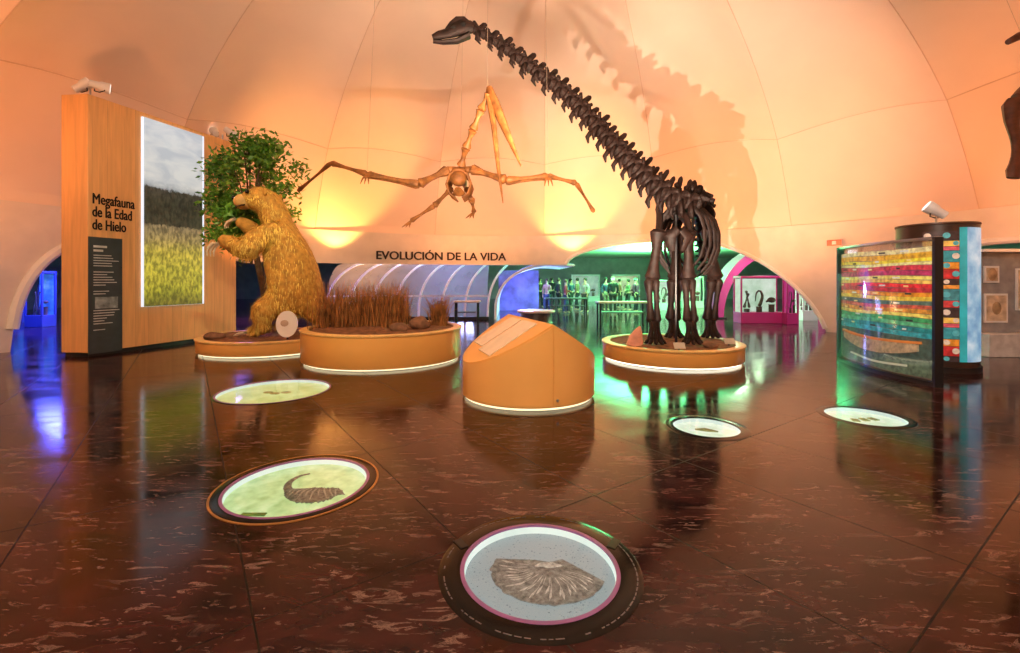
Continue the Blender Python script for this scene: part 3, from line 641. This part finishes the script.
for k in range(24):
    f = k/23; a = R(-104+164*f+random.uniform(-2.5,2.5)); e1 = (.28+.03*math.sin(PI*f)+random.uniform(-.05,.03)); s0 = random.uniform(.02,.09); d = V((math.sin(a)*1.02,-math.cos(a)*.88,0)); bd = V((math.cos(a),math.sin(a),0))*random.uniform(.01,.03); b = MB()
    b.tube([fo+d*s0, fo+d*(s0*.7+e1*.3)+bd*.6, fo+d*(s0*.45+e1*.55)+bd, fo+d*(s0*.2+e1*.8)+bd*.6, fo+d*e1], [.004,.008,.007,.010,.005], 7, (.6,1), (0,0,1)); b.build('fan_rib', FOSS, t)
b = MB(); b.ball(fo+V((.0,.02,.004)), .045, (1.7,.6,.2), sub=2)
for v in b.bm.verts: v.co += V((1,1,0))*.02*noise.noise(v.co*30)
b.build('fossil_stem', FOSS, t)
c0, r0_, ro_ = DISCS['front']; a = 0; PRN = M('dim_print', (.14,.12,.13), .6)
while a < 2*PI-.1:
    w_ = random.uniform(.03,.09); p1 = a+w_; b = MB(); nn_ = 4
    ri = [b.bm.verts.new(c0+V((math.sin(a+w_*i/nn_)*.525,math.cos(a+w_*i/nn_)*.525,.0046))) for i in range(nn_+1)]; rq = [b.bm.verts.new(c0+V((math.sin(a+w_*i/nn_)*.532,math.cos(a+w_*i/nn_)*.532,.0046))) for i in range(nn_+1)]
    for i in range(nn_): b.bm.faces.new((ri[i],ri[i+1],rq[i+1],rq[i]))
    if random.random() < .85: b.build('printed_word', PRN, t)
    else: b.bm.free()
    a += w_+.02
for s in (-1,1):
    b = MB(); a = R(68*s); q = c0+V((math.sin(a)*.50,math.cos(a)*.3+.10,.006)); b.box(q, (.05,.10,.006), -a*.5); b.build('hinge_tab', DARK, t)
t, c = disc('left', 'yellow-green round floor window with a curved long-necked fossil', glow_mat('yellow_green_sand', ((.30,.47,.16),(.48,.66,.29),(.65,.80,.44)), 9, 1.0, False, .2), PURP)
MB().lathe([(.588,.0042),(.588,.0062),(.603,.0062),(.603,.0)], 80, DISCS['left'][0]).build('golden_edge', BRNZ, t)
P_ = smooth([c+V((-.04,.30,.004)), c+V((-.11,.24,.004)), c+V((-.13,.12,.005)), c+V((-.08,.0,.006)), c+V((.04,-.08,.008)), c+V((.18,-.10,.008)), c+V((.31,-.06,.006)), c+V((.39,-.08,.004))], 64)
RA = []
for i in range(64):
    f = i/63; w = .012+.020*min(1,f/.42) if f < .42 else .032+.085*math.sin(PI*(f-.42)/.60)
    if f > .9: w *= max(.15,(1-f)/.1)
    RA.append(w*(1+.14*(i%2)+.15*noise.noise(V((i*.7,1,5)))))
b = MB(); b.tube(P_, RA, 9, (.18,1), (0,0,1)); b.build('long_neck_fossil', FOSD, t)
for i in range(30,60,3):
    q = P_[i]; tg = (P_[i+1]-P_[i-1]).normalized(); nn = V((tg.y,-tg.x,0)); w = RA[i]*.85; MB().tube([q+nn*w*-.8+V((0,0,RA[i]*.10)), q+V((0,0,RA[i]*.21)), q+nn*w*.9+tg*.02+V((0,0,RA[i]*.10))], [.004,.008,.004], 6).build('fossil_rib', M('pale_fossil_rib', (.34,.35,.30), .85, 0, .3, 30, 0, .1), t)
b = MB(); b.box(c+V((-.14,-.38,.004)), (.17,.04,.006)); b.build('green_caption', M('green_caption', (.16,.30,.06), .5), t)
t, c = disc('far', 'pale yellow-green round floor window nearest the drum platforms', glow_mat('pale_lime_glow', ((.46,.54,.14),(.60,.68,.25),(.74,.80,.40)), 4, 1.0, False, .2), PURP)
for k in range(3): MB().ball(c+V((-.12+.13*k,.04-.06*(k%2),.008)), .05, (1.5,1,.25), sub=2).build('shell', M('pale_shell', (.52,.54,.26), .6, 0, .3, 14), t)
t, c = disc('small', 'small white round floor window right of the kiosk', glow_mat('white_green_glow', ((.56,.70,.48),(.76,.86,.68),(.90,.97,.84)), 9, 1.05, False, .2), BLKG)
MB().tube([c+V((-.1,.05,.006)), c+V((0,.02,.01)), c+V((.12,-.03,.006))], [.02,.05,.02], 7, (.3,1)).build('leaf_fossil', M('olive_fossil', (.35,.42,.2), .7), t)
t, c = disc('right', 'white-green round floor window near the strata display', glow_mat('mint_white_glow', ((.52,.68,.44),(.72,.84,.62),(.87,.95,.80)), 8, 1.05, False, .2), BLKG)
for k in (-1,0,1): MB().box(c+V((.12*k,.02*k,.006)), (.07,.1,.010), .3*k).build('fossil_tablet', M('green_tablet', (.4,.52,.22), .7), t)

# ------------------------------------------------------------------ strata display (right)
A = V((6.62,9.2,0)); Bq = V((6.38,6.85,0)); dv = (Bq-A); nv = V((-dv.y,dv.x,0)).normalized()
if nv.x > 0: nv = -nv
def sp(u, z, off=0): return A+dv*u+nv*(.16*math.sin(PI*u)+off)+V((0,0,z))
st = thing('strata_display', 'curved glass display of coloured rock layers on the right', 'display case', (6.4,8.0,0))
def ribbon(f0, f1, off, th=.012, u0=0, u1=1, n=24):
    b = MB(); col = []
    for i in range(n+1):
        u = u0+(u1-u0)*i/n; col.append([b.bm.verts.new(x) for x in (sp(u,f0(u),off), sp(u,f1(u),off), sp(u,f1(u),off+th), sp(u,f0(u),off+th))])
    for p, q in zip(col, col[1:]):
        for k in range(4): b.bm.faces.new((p[k], q[k], q[(k+1)%4], p[(k+1)%4]))
    b.bm.faces.new(col[0]); b.bm.faces.new(col[-1][::-1]); return b
K = lambda v: (lambda u: v)
ribbon(K(.06), K(2.22), -.05, .02).build('back_sheet', milky_mat(), st)
ribbon(K(0), K(.07), -.07, .14).build('base_rail', DARK, st); ribbon(K(2.21), K(2.25), -.06, .1).build('top_rail', STEEL, st)
bands = [(2.03,2.10,(.75,.60,.30)),(1.94,2.02,(.85,.38,.03)),(1.88,1.93,(.9,.58,.04)),(1.83,1.87,(.85,.70,.30)),(1.75,1.82,(.58,.05,.07)),(1.67,1.74,(.45,.04,.12)),(1.61,1.66,(.80,.60,.14)),(1.55,1.60,(.85,.45,.10)),(1.48,1.54,(.70,.03,.04)),(1.41,1.47,(.50,.03,.04)),(1.34,1.40,(.88,.28,.02)),(1.27,1.33,(.85,.50,.05)),(1.20,1.26,(.10,.16,.12)),(1.14,1.19,(.55,.10,.06)),(1.07,1.13,(.60,.26,.04)),(1.01,1.06,(.75,.55,.12)),(.94,1.0,(.05,.32,.11)),(.87,.93,(.10,.42,.20)),(.79,.86,(.02,.22,.22)),(.71,.78,(.03,.30,.34)),(.36,.70,(.05,.09,.07)),(.10,.35,(.09,.13,.08))]
for i, (z0, z1, col) in enumerate(bands):
    ph = i*.6; wv = lambda u, z, ph=ph: z+.010*math.sin(7*u+ph)
    ribbon(lambda u, z=z0: wv(u,z), lambda u, z=z1+.005: wv(u,z), -.018, .02).build('rock_layer', M('layer_%d' % i, col, .5, 0, .5, 14, 0, .45), st)  # layers carry a slight glow of their own to brighten the colours
    if i < 20 and i % 2 == 0:
        for k in range(4):
            u = .05+.23*k+.06*math.sin(i*2.3+k); w = .025+.05*random.random(); zm = (z0+z1)/2+random.uniform(-.015,.015)
            ribbon(K(zm-.012), K(zm+.014), .004, .005, u, u+w, 3).build('caption_strip', M(('white_chip','yellow_chip','dark_chip')[(i//2+k)%3], ((.8,.8,.75),(.9,.75,.3),(.04,.03,.03))[(i//2+k)%3], .5, 0, .1, 6, 0, .25), st)
ribbon(lambda u: .36+.22*(2*u-1)**2, lambda u: .58+.06*(2*u-1)**2, .004, .03, .10, .88).build('curved_fossil_model', M('cream_fossil', (.70,.60,.42), .5, 0, .35, 16), st)
ribbon(lambda u: .57+.06*(2*u-1)**2, lambda u: .61+.06*(2*u-1)**2, .004, .035, .08, .90).build('curved_fossil_rim', M('orange_fossil', (.75,.25,.05), .5, 0, .1, 6, 0, .3), st)
ribbon(lambda u: .20+.02*math.sin(9*u), lambda u: .235+.02*math.sin(9*u), .004, .006, .2, .8).build('line_drawing', M('pale_line', (.6,.65,.5), .5, 0, .1, 6, 0, .25), st)
ribbon(K(.05), K(2.22), .07, .008).build('glass_front', glass_mat(), st)
for u in (0,1): MB().box(sp(u,1.12,.01), (.05,.12,2.24), math.atan2(nv.y,nv.x)+PI/2).build('post', DARK, st)

# colourful column behind
cc = V((7.78,8.4,0)); cr = .57; fa = math.atan2(cc.x, cc.y)
ct = thing('display_column', 'dark rounded column with coloured tiles and a lit blue-white panel', 'display column', cc)
MB().lathe([(0,0),(cr+.03,0),(cr+.03,.1),(0,.1)], 48, cc).build('plinth', DARK, ct)
MB().lathe([(0,.1),(cr,.1),(cr,2.56),(0,2.56)], 64, cc).build('body', M('dark_brown_panel', (.045,.022,.015), .35), ct)
MB().lathe([(0,2.56),(cr,2.56),(cr+.015,2.575),(cr+.01,2.6),(0,2.6)], 64, cc).build('cap', M('dark_brown_cap', (.09,.04,.02), .4), ct)
ca = lambda dg: R(dg)-fa
tc = [(.05,.03,.03),(.55,.03,.03),(.75,.28,.03),(.04,.28,.32),(.65,.10,.14),(.85,.5,.1),(.05,.03,.03),(.6,.05,.05),(.06,.25,.28),(.75,.3,.05)]
zz_ = .2; i = 0
while zz_ < 2.44:
    hh = (.10,.17,.12,.20,.07)[i%5]; z1 = min(zz_+hh, 2.5); col = tc[i%10]
    tl_ = MB().patch(cc, cr, ca(-18), ca(30), zz_, z1-.008, 8, .012).build('colour_tile', M('tile_%d' % (i%10), col, .4, 0, .35, 14, 0, .3), ct)
    for j, dg in enumerate((-11,1,13,25)):
        if (i+j) % 2 or hh < .1: continue
        a = ca(dg); d = V((math.sin(a),-math.cos(a),0)); q = cc+d*(cr+.012)+V((0,0,(zz_+z1)/2)); s_ = V((math.cos(a),math.sin(a),0)); hx = min(.05,(z1-zz_)*.38)
        MB().poly([q+s_*hx*math.cos(PI/8*k)+V((0,0,hx*math.sin(PI/8*k))) for k in range(16)], d*.012).build('round_icon', M('icon_%d' % ((i+j)%4), ((.75,.62,.5),(.8,.35,.1),(.1,.45,.5),(.05,.04,.04))[(i+j)%4], .5, 0, .2, 20, 0, .25), tl_)
    zz_ = z1; i += 1
MB().patch(cc, cr, ca(31), ca(42), .2, 2.5, 4, .014).build('teal_edge', M('teal_edge', (.03,.40,.45), .4, 0, .2, 4, 0, .4), ct)
lp = MB().patch(cc, cr, ca(43), ca(78), .2, 2.5, 12, .014).build('lit_panel', glow_mat('blue_white_panel', ((.06,.20,.45),(.30,.50,.66),(.72,.80,.85)), 3.4, .8), ct)
fixture((7.78,8.4,2.6), 'white spotlight on the cap of the tiled column', [(0,(-.6,.3,.5))])

# right wall cabinet
t = thing('wall_cabinet', 'pale grey wall display with framed fossils at the right edge', 'display case', (11,9.7,0))
MB().box((11.0,9.75,.24), (2.2,.5,.48)).build('plinth', M('pale_grey_lacquer', (.6,.6,.6), .35), t, .01)
MB().box((11.0,9.9,1.34), (2.2,.12,1.72)).build('back_panel', M('grey_panel', (.30,.30,.31), .5), t, .01)
MB().box((11.0,9.78,2.22), (2.24,.4,.06)).build('top_shelf', WHITE, t)
for x, z, w, h in ((10.37,1.0,.5,.62),(10.28,1.72,.32,.36),(11.2,1.4,.8,.9)):
    f = MB().box((x,9.825,z), (w,.03,h)).build('frame', WHITE, t, .005); MB().box((x,9.806,z), (w-.08,.01,h-.08)).build('picture', M('parchment', (.62,.5,.36), .6, 0, .35, 7), f)
    MB().ball((x,9.80,z), .1, (1.0,.25,1.4)).build('fossil', M('tan_fossil', (.45,.3,.17), .7, 0, .3, 9), f)

# ------------------------------------------------------------------ background hall
RIBM = M('pale_violet_rib', (.76,.72,.78), .35, 0, .1, 3, 0, .10)  # faint glow in the rib colour lifts the arcs out of the dark
t = thing('glass_vault', 'long curved glass vault with pale ribs under the title lettering', 'glass vault', (-3.9,18.9,0))
prf = [(18.6,0),(18.6,.8),(18.75,1.35),(19.1,1.85),(19.7,2.2),(20.5,2.35)]
sm = smooth([V((0,y,z)) for y, z in prf], 16); b = MB(); xs = (-7.4,-.9)
va = [b.bm.verts.new(V((xs[0],p.y,p.z))) for p in sm]; vb = [b.bm.verts.new(V((xs[1],p.y,p.z))) for p in sm]
for i in range(15): b.bm.faces.new((va[i],vb[i],vb[i+1],va[i+1]))
b.build('glass_skin', milky_mat(), t)
for i in range(8):
    x = xs[0]+(xs[1]-xs[0])*i/7; MB().tube([V((x+.9*(p.z/2.35)**3,p.y-.03,p.z)) for p in sm], .05, 7).build('rib', RIBM, t)
MB().box((-4.15,18.55,.06), (6.6,.14,.12)).build('sill', DARK, t)
MB().box((-4.15,18.57,.95), (6.5,.05,.06)).build('mid_rail', RIBM, t)
t = thing('arched_canopy', 'row of pale curved canopy ribs glowing blue beside the glass vault', 'canopy', (0,20,0))
for i in range(8):
    y = 18.7+.75*i; MB().tube(smooth([V((-.6,y,0)), V((-.55,y,.8)), V((-.2,y,1.5)), V((.5,y,2.0)), V((1.5,y,2.25)), V((2.6,y,2.2))], 16), .055, 7).build('rib', RIBM, t)
for q in ((-.6,.04),(.5,2.02),(2.6,2.2)): MB().tube([(q[0],18.6,q[1]),(q[0],24.1,q[1])], .035, 6).build('rail', RIBM, t)
b = MB(); cpts = smooth([V((-.63,0,.05)), V((-.6,0,.8)), V((-.24,0,1.5)), V((.48,0,2.06)), V((1.5,0,2.31)), V((2.6,0,2.26))], 14)
va = [b.bm.verts.new(V((p.x,18.7,p.z))) for p in cpts]; vb = [b.bm.verts.new(V((p.x,24,p.z))) for p in cpts]
for i in range(13): b.bm.faces.new((va[i],vb[i],vb[i+1],va[i+1]))
b.build('violet_glow_skin', M('violet_glow_skin', (.18,.15,.70), .4, 0, .25, 2, 0, .4), t)  # skin and end panel glow by themselves for the violet light inside
MB().box((.45,24.1,1.05), (2.1,.08,2.1)).build('end_panel', M('violet_end_panel', (.16,.14,.50), .4, 0, .5, 1.5, 0, .3), t)
t = thing('magenta_arch', 'broad magenta arch in front of the green lit hall', 'arch', (10.9,19,0))
b = MB(); 
def archp(r, h, a): return (10.95-r*math.cos(a), h*math.sin(a))
n = 28; fr_ = []
for k in range(n+1):
    a = PI*k/n; x0, z0 = archp(2.45,3.0,a); x1, z1 = archp(2.12,2.62,a); fr_.append([b.bm.verts.new(v) for v in ((x0,19,z0),(x1,19,z1),(x1,19.9,z1),(x0,19.9,z0))])
for p, q in zip(fr_, fr_[1:]):
    for k in range(4): b.bm.faces.new((p[k], q[k], q[(k+1)%4], p[(k+1)%4]))
b.build('arch_band', M('magenta_lacquer', (.40,.03,.16), .35, 0, .06, 2, 0, .2), t)
MB().box((8.68,19.45,.03), (.5,1,.06)).build('foot_plate', DARK, t); MB().box((13.22,19.45,.03), (.5,1,.06)).build('foot_plate', DARK, t)
def showcase(px0, px1, Y, h, dep, fcol, label, glow, nm):
    x0, x1 = gx(px0,Y), gx(px1,Y); xc = (x0+x1)/2; w = x1-x0; yc = Y+dep/2
    t = thing('glass_showcase', label, 'showcase', (xc,yc,0)); fm = M(nm, fcol, .35, 0, .06, 2)
    MB().box((xc,yc,.2), (w,dep,.4)).build('plinth', fm, t, .01); MB().box((xc,yc,h-.04), (w,dep,.08)).build('top', fm, t, .01)
    for sx in (-1,1):
        for sy in (-1,1): MB().box((xc+sx*(w/2-.025),yc+sy*(dep/2-.025),h/2+.16), (.05,.05,h-.4)).build('post', fm, t)
    MB().box((xc,yc+dep/2-.03,h/2+.15), (w-.1,.02,h-.5)).build('lit_back', glow, t)
    MB().box((xc,yc-dep/2+.012,h/2+.15), (w-.1,.01,h-.48)).build('glass_pane', glass_mat(), t)
    sp_m = M('dark_specimen', (.12,.08,.06), .7, 0, .4)
    for k in range(3):
        xx = xc+(k-1)*w*.28; q = min(.1, w*.09); b = MB().tube([(xx,yc,.4),(xx,yc,.5+.08*k),(xx,yc,.52+.08*k)], [q,q,q*1.2], 10)
        if k == 0: b.bone((xx-q,yc,.56),(xx+q*.6,yc,1.1),q*.4).bone((xx+q,yc,.56),(xx-q*.2,yc,1.2),q*.35)
        elif k == 1: b.tube(smooth([(xx-q*1.4,yc,.8),(xx-q,yc,1.1),(xx+q*.3,yc,1.2),(xx+q*1.2,yc,1.0),(xx+q*.6,yc,.75),(xx,yc,.62)], 14), [q*.15+q*.04*i for i in range(14)], 7)
        else: b.ball((xx,yc,.85), q*1.2, (1.3,.8,.9)).tube([(xx-q*.8,yc,.85),(xx-q*2.0,yc,.78)], [q*.7,q*.3], 7)
        b.build('specimen', sp_m, t)
    return t
GG = glow_mat('green_white_back', ((.35,.55,.35),(.6,.75,.6),(.8,.9,.8)), 2, .9)
showcase(741,786,17.0,1.75,.6,(.70,.04,.28),'glass showcase on a bright pink plinth beside the magenta arch', GG, 'pink_lacquer')
showcase(787,799,16.6,1.72,.3,(.60,.03,.24),'narrow magenta showcase post left of the beige pier', glow_mat('magenta_back', ((.5,.03,.2),(.6,.05,.25),(.65,.08,.3)), 2, .7), 'magenta_post')
showcase(803,818,18.0,1.7,.5,(.7,.7,.7),'white framed glass showcase partly behind the beige pier', GG, 'white_frame')
BB = glow_mat('blue_screen_glow', ((.02,.06,.4),(.05,.2,.8),(.3,.6,1)), 2.5, .8)
showcase(24,42,15.5,1.9,.5,(.05,.08,.25),'blue lit showcase in the far left side room', BB, 'navy_frame')
showcase(-6,12,17,2.0,.5,(.06,.09,.3),'blue lit showcase at the very left edge of the side room', BB, 'navy_frame')
showcase(655,676,24,1.6,.5,(.5,.5,.5),'grey framed showcase in the distant green hall', GG, 'grey_frame')
showcase(682,704,26,1.8,.5,(.4,.5,.42),'tall green framed showcase in the distant green hall', GG, 'green_frame')
showcase(572,600,34,2.0,.5,(.45,.45,.5),'wide lit showcase on the far wall behind the visitor group', glow_mat('pale_lit_back', ((.25,.30,.36),(.45,.48,.48),(.65,.66,.62)), 2, .6), 'far_frame')
showcase(612,640,34,2.0,.5,(.45,.45,.5),'lit showcase on the far wall behind the long table', glow_mat('warm_lit_back', ((.5,.4,.25),(.65,.55,.4),(.8,.7,.55)), 2, .6), 'far_frame')
def table(px, Y, w, d, h, top, label):
    x = gx(px,Y); t = thing('table', label, 'table', (x,Y,0))
    MB().box((x,Y,h-.03), (w,d,.06)).build('tabletop', top, t, .012)
    for sx in (-1,1):
        for sy in (-1,1): MB().tube([(x+sx*(w/2-.08),Y+sy*(d/2-.08),0),(x+sx*(w/2-.08),Y+sy*(d/2-.08),h-.05)], .03, 8).build('leg', DARK, t)
    MB().box((x,Y,.45), (w-.3,d-.25,.04)).build('shelf', M('dark_grey_shelf', (.1,.1,.11), .5), t)
PT = M('pale_table', (.72,.68,.66), .35)
table(467,16.5,.95,.6,.86,PT,'small pale-topped table behind the drum platform')
table(622,16.4,1.8,.7,.84,PT,'long pale-topped table left of the dinosaur legs')
table(566,20.6,1.9,.7,.80,M('dark_table', (.08,.07,.07), .4),'dark table in front of the visitor group')
x = gx(536,16.8); t = thing('round_pedestal', 'dark round pedestal with pale top behind the kiosk', 'pedestal', (x,16.8,0))
MB().lathe([(0,0),(.6,0),(.62,.05),(.58,.1),(.58,.42),(0,.42)], 32, (x,16.8,0)).build('base', M('dark_pedestal', (.06,.05,.05), .4), t); MB().lathe([(0,.42),(.68,.42),(.7,.46),(.68,.5),(0,.5)], 32, (x,16.8,0)).build('top', PT, t)
e = V((gx(833,13.9),13.85,2.72)); t = thing('exit_sign', 'small lit red exit sign on the rim of the dome', 'sign', e)
MB().box(e, (.36,.06,.17), R(-49)).build('housing', glow_mat('red_orange_sign', ((.8,.08,.03),(.9,.1,.04),(1,.15,.05)), 2, .9), t)
MB().box(e+V((-.03,-.035,0)), (.1,.02,.1), R(-49)).build('pictogram', WHITE, t)

# ------------------------------------------------------------------ visitors
SKINM = M('skin', (.50,.29,.19), .6, 0, .08)
def person(px, Y, top, bot, hairc, label, rz, arm=0, h=1.0):
    pos = V((gx(px,Y),Y,0)); t = thing('person', label, 'person', pos, 'visitors in the distant hall')
    v = [((0,0,.93),.12),((0,0,1.1),.105),((0,0,1.29),.125),((0,.01,1.45),.052),((0,0,1.53),.07),((0,-.01,1.6),(.078,.095)),((0,.01,1.67),.06),((0,-.10,1.575),.013)]
    e = [(0,1),(1,2),(2,3),(3,4),(4,5),(5,6),(5,7)]
    st_ = .05*random.choice((-1,0,1))
    for s in (-1,1):
        k = len(v); lift = arm if s > 0 else 0
        v += [((s*.17,0,1.39),.055),((s*.22,.03-.05*lift,1.12),.04),((s*.2,-.05-.2*lift,.89+.22*lift),.028),((s*.2,-.07-.24*lift,.83+.24*lift),.032)]
        e += [(2,k),(k,k+1),(k+1,k+2),(k+2,k+3)]; hd = V(v[k+3][0])
        for f in range(4): v.append((tuple(hd+V((s*.0-.0,-.035+.022*f,-.075+.006*abs(f-1)))+V((0,-.03*lift,.05*lift))),.009)); e.append((k+3,len(v)-1))
        v.append((tuple(hd+V((-s*.03,-.045,-.02))),.010)); e.append((k+3,len(v)-1))
        k = len(v); v += [((s*.09,0,.86),.085),((s*.1,-.02+st_*s,.48),.056),((s*.1,.02+st_*s*2,.09),.04),((s*.115,-.12+st_*s*2,.035),.032)]; e += [(0,k),(k,k+1),(k+1,k+2),(k+2,k+3)]
    Tm = Matrix.Translation(pos) @ Matrix.Rotation(rz,4,'Z') @ Matrix.Scale(h,4)
    def fin(me, nm, mt): me.transform(Tm); return link(nm, me, mt, t)
    fin(skin(v, e, 1), 'body', SKINM)
    tv = [((0,0,.9),.14),((0,0,1.1),.125),((0,0,1.29),.145),((0,.01,1.41),.08)]; te = [(0,1),(1,2),(2,3)]
    for s in (-1,1):
        lift = arm if s > 0 else 0; k = len(tv); tv += [((s*.17,0,1.39),.073),((s*.22,.03-.05*lift,1.12),.057),((s*.2,-.04-.18*lift,.93+.2*lift),.042)]; te += [(2,k),(k,k+1),(k+1,k+2)]
    fin(skin(tv, te, 1), 'jacket', M('cloth_%s' % ('_'.join(str(int(c*100)) for c in top)), top, .9, 0, .2, 12))
    bv = [((0,0,.95),.13)]; be = []
    for s in (-1,1):
        k = len(bv); bv += [((s*.09,0,.86),.1),((s*.1,-.02+st_*s,.48),.072),((s*.1,.02+st_*s*2,.1),.058)]; be += [(0,k),(k,k+1),(k+1,k+2)]
    fin(skin(bv, be, 1), 'trousers', M('trouser_%s' % ('_'.join(str(int(c*100)) for c in bot)), bot, .9, 0, .2, 12))
    b = MB(); b.ball((0,.025,1.635), .1, (.92,1,.98))
    me = bpy.data.meshes.new('hair'); b.bm.to_mesh(me); b.bm.free(); fin(me, 'hair', M('hair_%d' % int(hairc[0]*200), hairc, .7, 0, .3, 20))
PPL = [(540,26.5,(.07,.045,.03),(.02,.02,.03),(.03,.02,.015),'person in a dark brown jacket at the left end of the visitor group',.4,0,1),
 (547,22.5,(.34,.21,.11),(.04,.05,.10),(.08,.04,.02),'person in a tan coat and navy trousers in the visitor group',-.5,1,.97),
 (552,27,(.02,.02,.022),(.03,.03,.04),(.02,.015,.01),'person all in black near the left of the visitor group',2.8,0,1.02),
 (559,24.0,(.09,.08,.075),(.03,.03,.03),(.10,.06,.03),'person in a charcoal jacket left of the red jacket',1.9,0,.99),
 (566,22,(.28,.04,.03),(.05,.05,.09),(.1,.06,.03),'person in a red jacket in the visitor group',1.5,1,.95),
 (571,26,(.05,.09,.16),(.03,.03,.03),(.02,.015,.01),'person in a slate blue jacket right of the red jacket',.6,1,.98),
 (577,24.0,(.18,.11,.06),(.03,.03,.03),(.02,.015,.01),'person in a brown coat left of the pale top',-2,0,1),
 (585,22.5,(.42,.38,.33),(.10,.08,.06),(.03,.02,.015),'person in a pale top at the right of the visitor group',-.9,0,1),
 (606,24,(.04,.05,.11),(.16,.12,.08),(.02,.015,.01),'person in a navy jacket and tan trousers above the long table',.2,1,1),
 (613,22,(.015,.015,.015),(.03,.025,.02),(.12,.08,.04),'person in a black coat with lighter brown hair above the long table',3,0,1.03),
 (620,26,(.24,.08,.05),(.03,.025,.02),(.02,.015,.01),'person in a rust jacket right of the black coat',1.2,0,.97),
 (628,24,(.13,.14,.08),(.03,.03,.03),(.02,.015,.01),'person in an olive jacket above the long table',-1.4,1,.96),
 (636,22.5,(.11,.03,.08),(.02,.02,.03),(.03,.02,.02),'person in a plum jacket beside the dinosaur legs',.8,0,1)]
for a in PPL: person(*a)

# ------------------------------------------------------------------ lights
def lamp(kind, loc, power, col, target=None, size=.1, ang=90, blend=.5):
    l = bpy.data.lights.new(kind.lower()+'_lamp', kind); l.energy = power; l.color = col
    o = bpy.data.objects.new(kind.lower()+'_lamp', l); C.objects.link(o); o.location = loc
    if target is not None: o.rotation_euler = (V(target)-V(loc)).to_track_quat('-Z','Y').to_euler()
    if kind == 'SPOT': l.spot_size = R(ang); l.spot_blend = blend; l.shadow_soft_size = size
    elif kind == 'AREA': l.size = size
    else: l.shadow_soft_size = size
    return o
OR = (1,.355,.12); PE = (1,.68,.47)
for p in (-160,-125,-95,-82,-45,-10,25,45,75,105,140):
    a = R(p); q = DC+V((math.sin(a)*9.2,math.cos(a)*9.2,2.4))
    lamp('SPOT', q, 430, OR, q+V((math.sin(a)*.8,math.cos(a)*.8,.75)), .3, 140, .9)
for p, pw in ((-33,560),(9,560)):
    a = R(p); q = DC+V((math.sin(a)*11.6,math.cos(a)*11.6,2.3))
    lamp('SPOT', q, pw, (1,.46,.10), q+V((math.sin(a)*.35,math.cos(a)*.35,1.6)), .1, 95, .5)
lamp('SPOT', (0.5,5.5,3.2), 1900, PE, (0.9,9.6,9), .5, 140, .9)  # added up-light in mid-air without a fixture, pales the dome
lamp('SPOT', (1.75,5.7,.9), 2500, (1,.77,.58), (3.4,9.3,3.0), .01, 66, .7)
lamp('SPOT', (2.7,5.2,1.2), 700, (1,.77,.58), (3.6,9.4,3.0), .012, 60, .6)
lamp('SPOT', (-1.2,4.5,1.2), 900, (1,.77,.58), (-.8,8.2,3.6), .012, 62, .7)
lamp('AREA', (-.5,-3.5,6.0), 480, (1,.80,.60), (0,8,.8), 3.0)  # added soft light behind the camera, brightens the exhibit fronts
lamp('SPOT', (-4,4,6.0), 520, (1,.80,.60), (-7.8,11,2.2), .3, 60, .8)
lamp('SPOT', (-3.2,6.2,6), 720, (1,.84,.52), (-5.6,11,2.6), .1, 36, .6)  # added warm spot to brighten the sloth
lamp('SPOT', (1,3.5,6), 350, (1,.8,.6), (3.2,9.3,.4), .2, 26, .6)
lamp('SPOT', (-1,3.5,6), 450, (1,.80,.55), (-2.4,9.3,.6), .2, 32, .6)
lamp('SPOT', (-.5,2.5,6), 260, (1,.84,.65), (.25,6.4,.6), .2, 26, .6)
lamp('SPOT', (3,3,5.5), 600, (1,.92,.85), (7,8.2,1.2), .2, 45, .6)
lamp('AREA', (6.0,21.5,1.6), 2700, (.10,1,.32), (6.0,21.5,5), 3)
lamp('AREA', (9.0,27,1.6), 2200, (.16,1,.30), (9.0,27,5), 3)
lamp('AREA', (2,32,3.3), 220, (.75,.88,1), (2,32,0), 4)
lamp('AREA', (3.5,22.0,3.3), 80, (1,.85,.7), (3.5,25,0), 2)
lamp('AREA', (11.5,22,3.2), 800, (.65,1,.6), (11.5,22,0), 2)
lamp('AREA', (10,17.6,2.9), 160, (1,.75,.88), (10,17.2,0), .6)
lamp('POINT', (.8,21,1.2), 300, (.28,.34,1), None, .3)
lamp('AREA', (-6.2,20.6,.5), 160, (1,.50,.20), (-6.0,19.6,2.5), 1.5)
lamp('AREA', (-2.4,20.6,.5), 120, (.42,.45,1), (-2.4,19.6,2.5), 1.5)
lamp('AREA', (-4,20.5,3.2), 60, (.9,.75,.85), (-4,19.5,0), 2)
lamp('AREA', (-15,15,3.2), 1500, (.08,.10,1), (-15,15,0), 3)
lamp('AREA', (-11.3,17.5,3.2), 560, (.36,.2,1), (-11.3,17.5,0), 2)
lamp('AREA', (15.5,13,3.2), 300, (1,.92,.85), (15.5,13,0), 3)
w = bpy.data.worlds.new('World'); S.world = w; w.use_nodes = True
w.node_tree.nodes['Background'].inputs['Color'].default_value = (.05,.04,.04,1); w.node_tree.nodes['Background'].inputs['Strength'].default_value = .3

# ------------------------------------------------------------------ camera
cam = bpy.data.cameras.new('camera'); co = bpy.data.objects.new('camera', cam); C.objects.link(co)
co.location = (0,0,EYE); co.rotation_euler = (R(90),0,0); cam.sensor_width = 36; cam.lens = F/1020*36; cam.shift_y = -(326.5-HY)/1020
cam.clip_end = 200; S.camera = co
S.view_settings.view_transform = 'Standard'; S.view_settings.look = 'None'
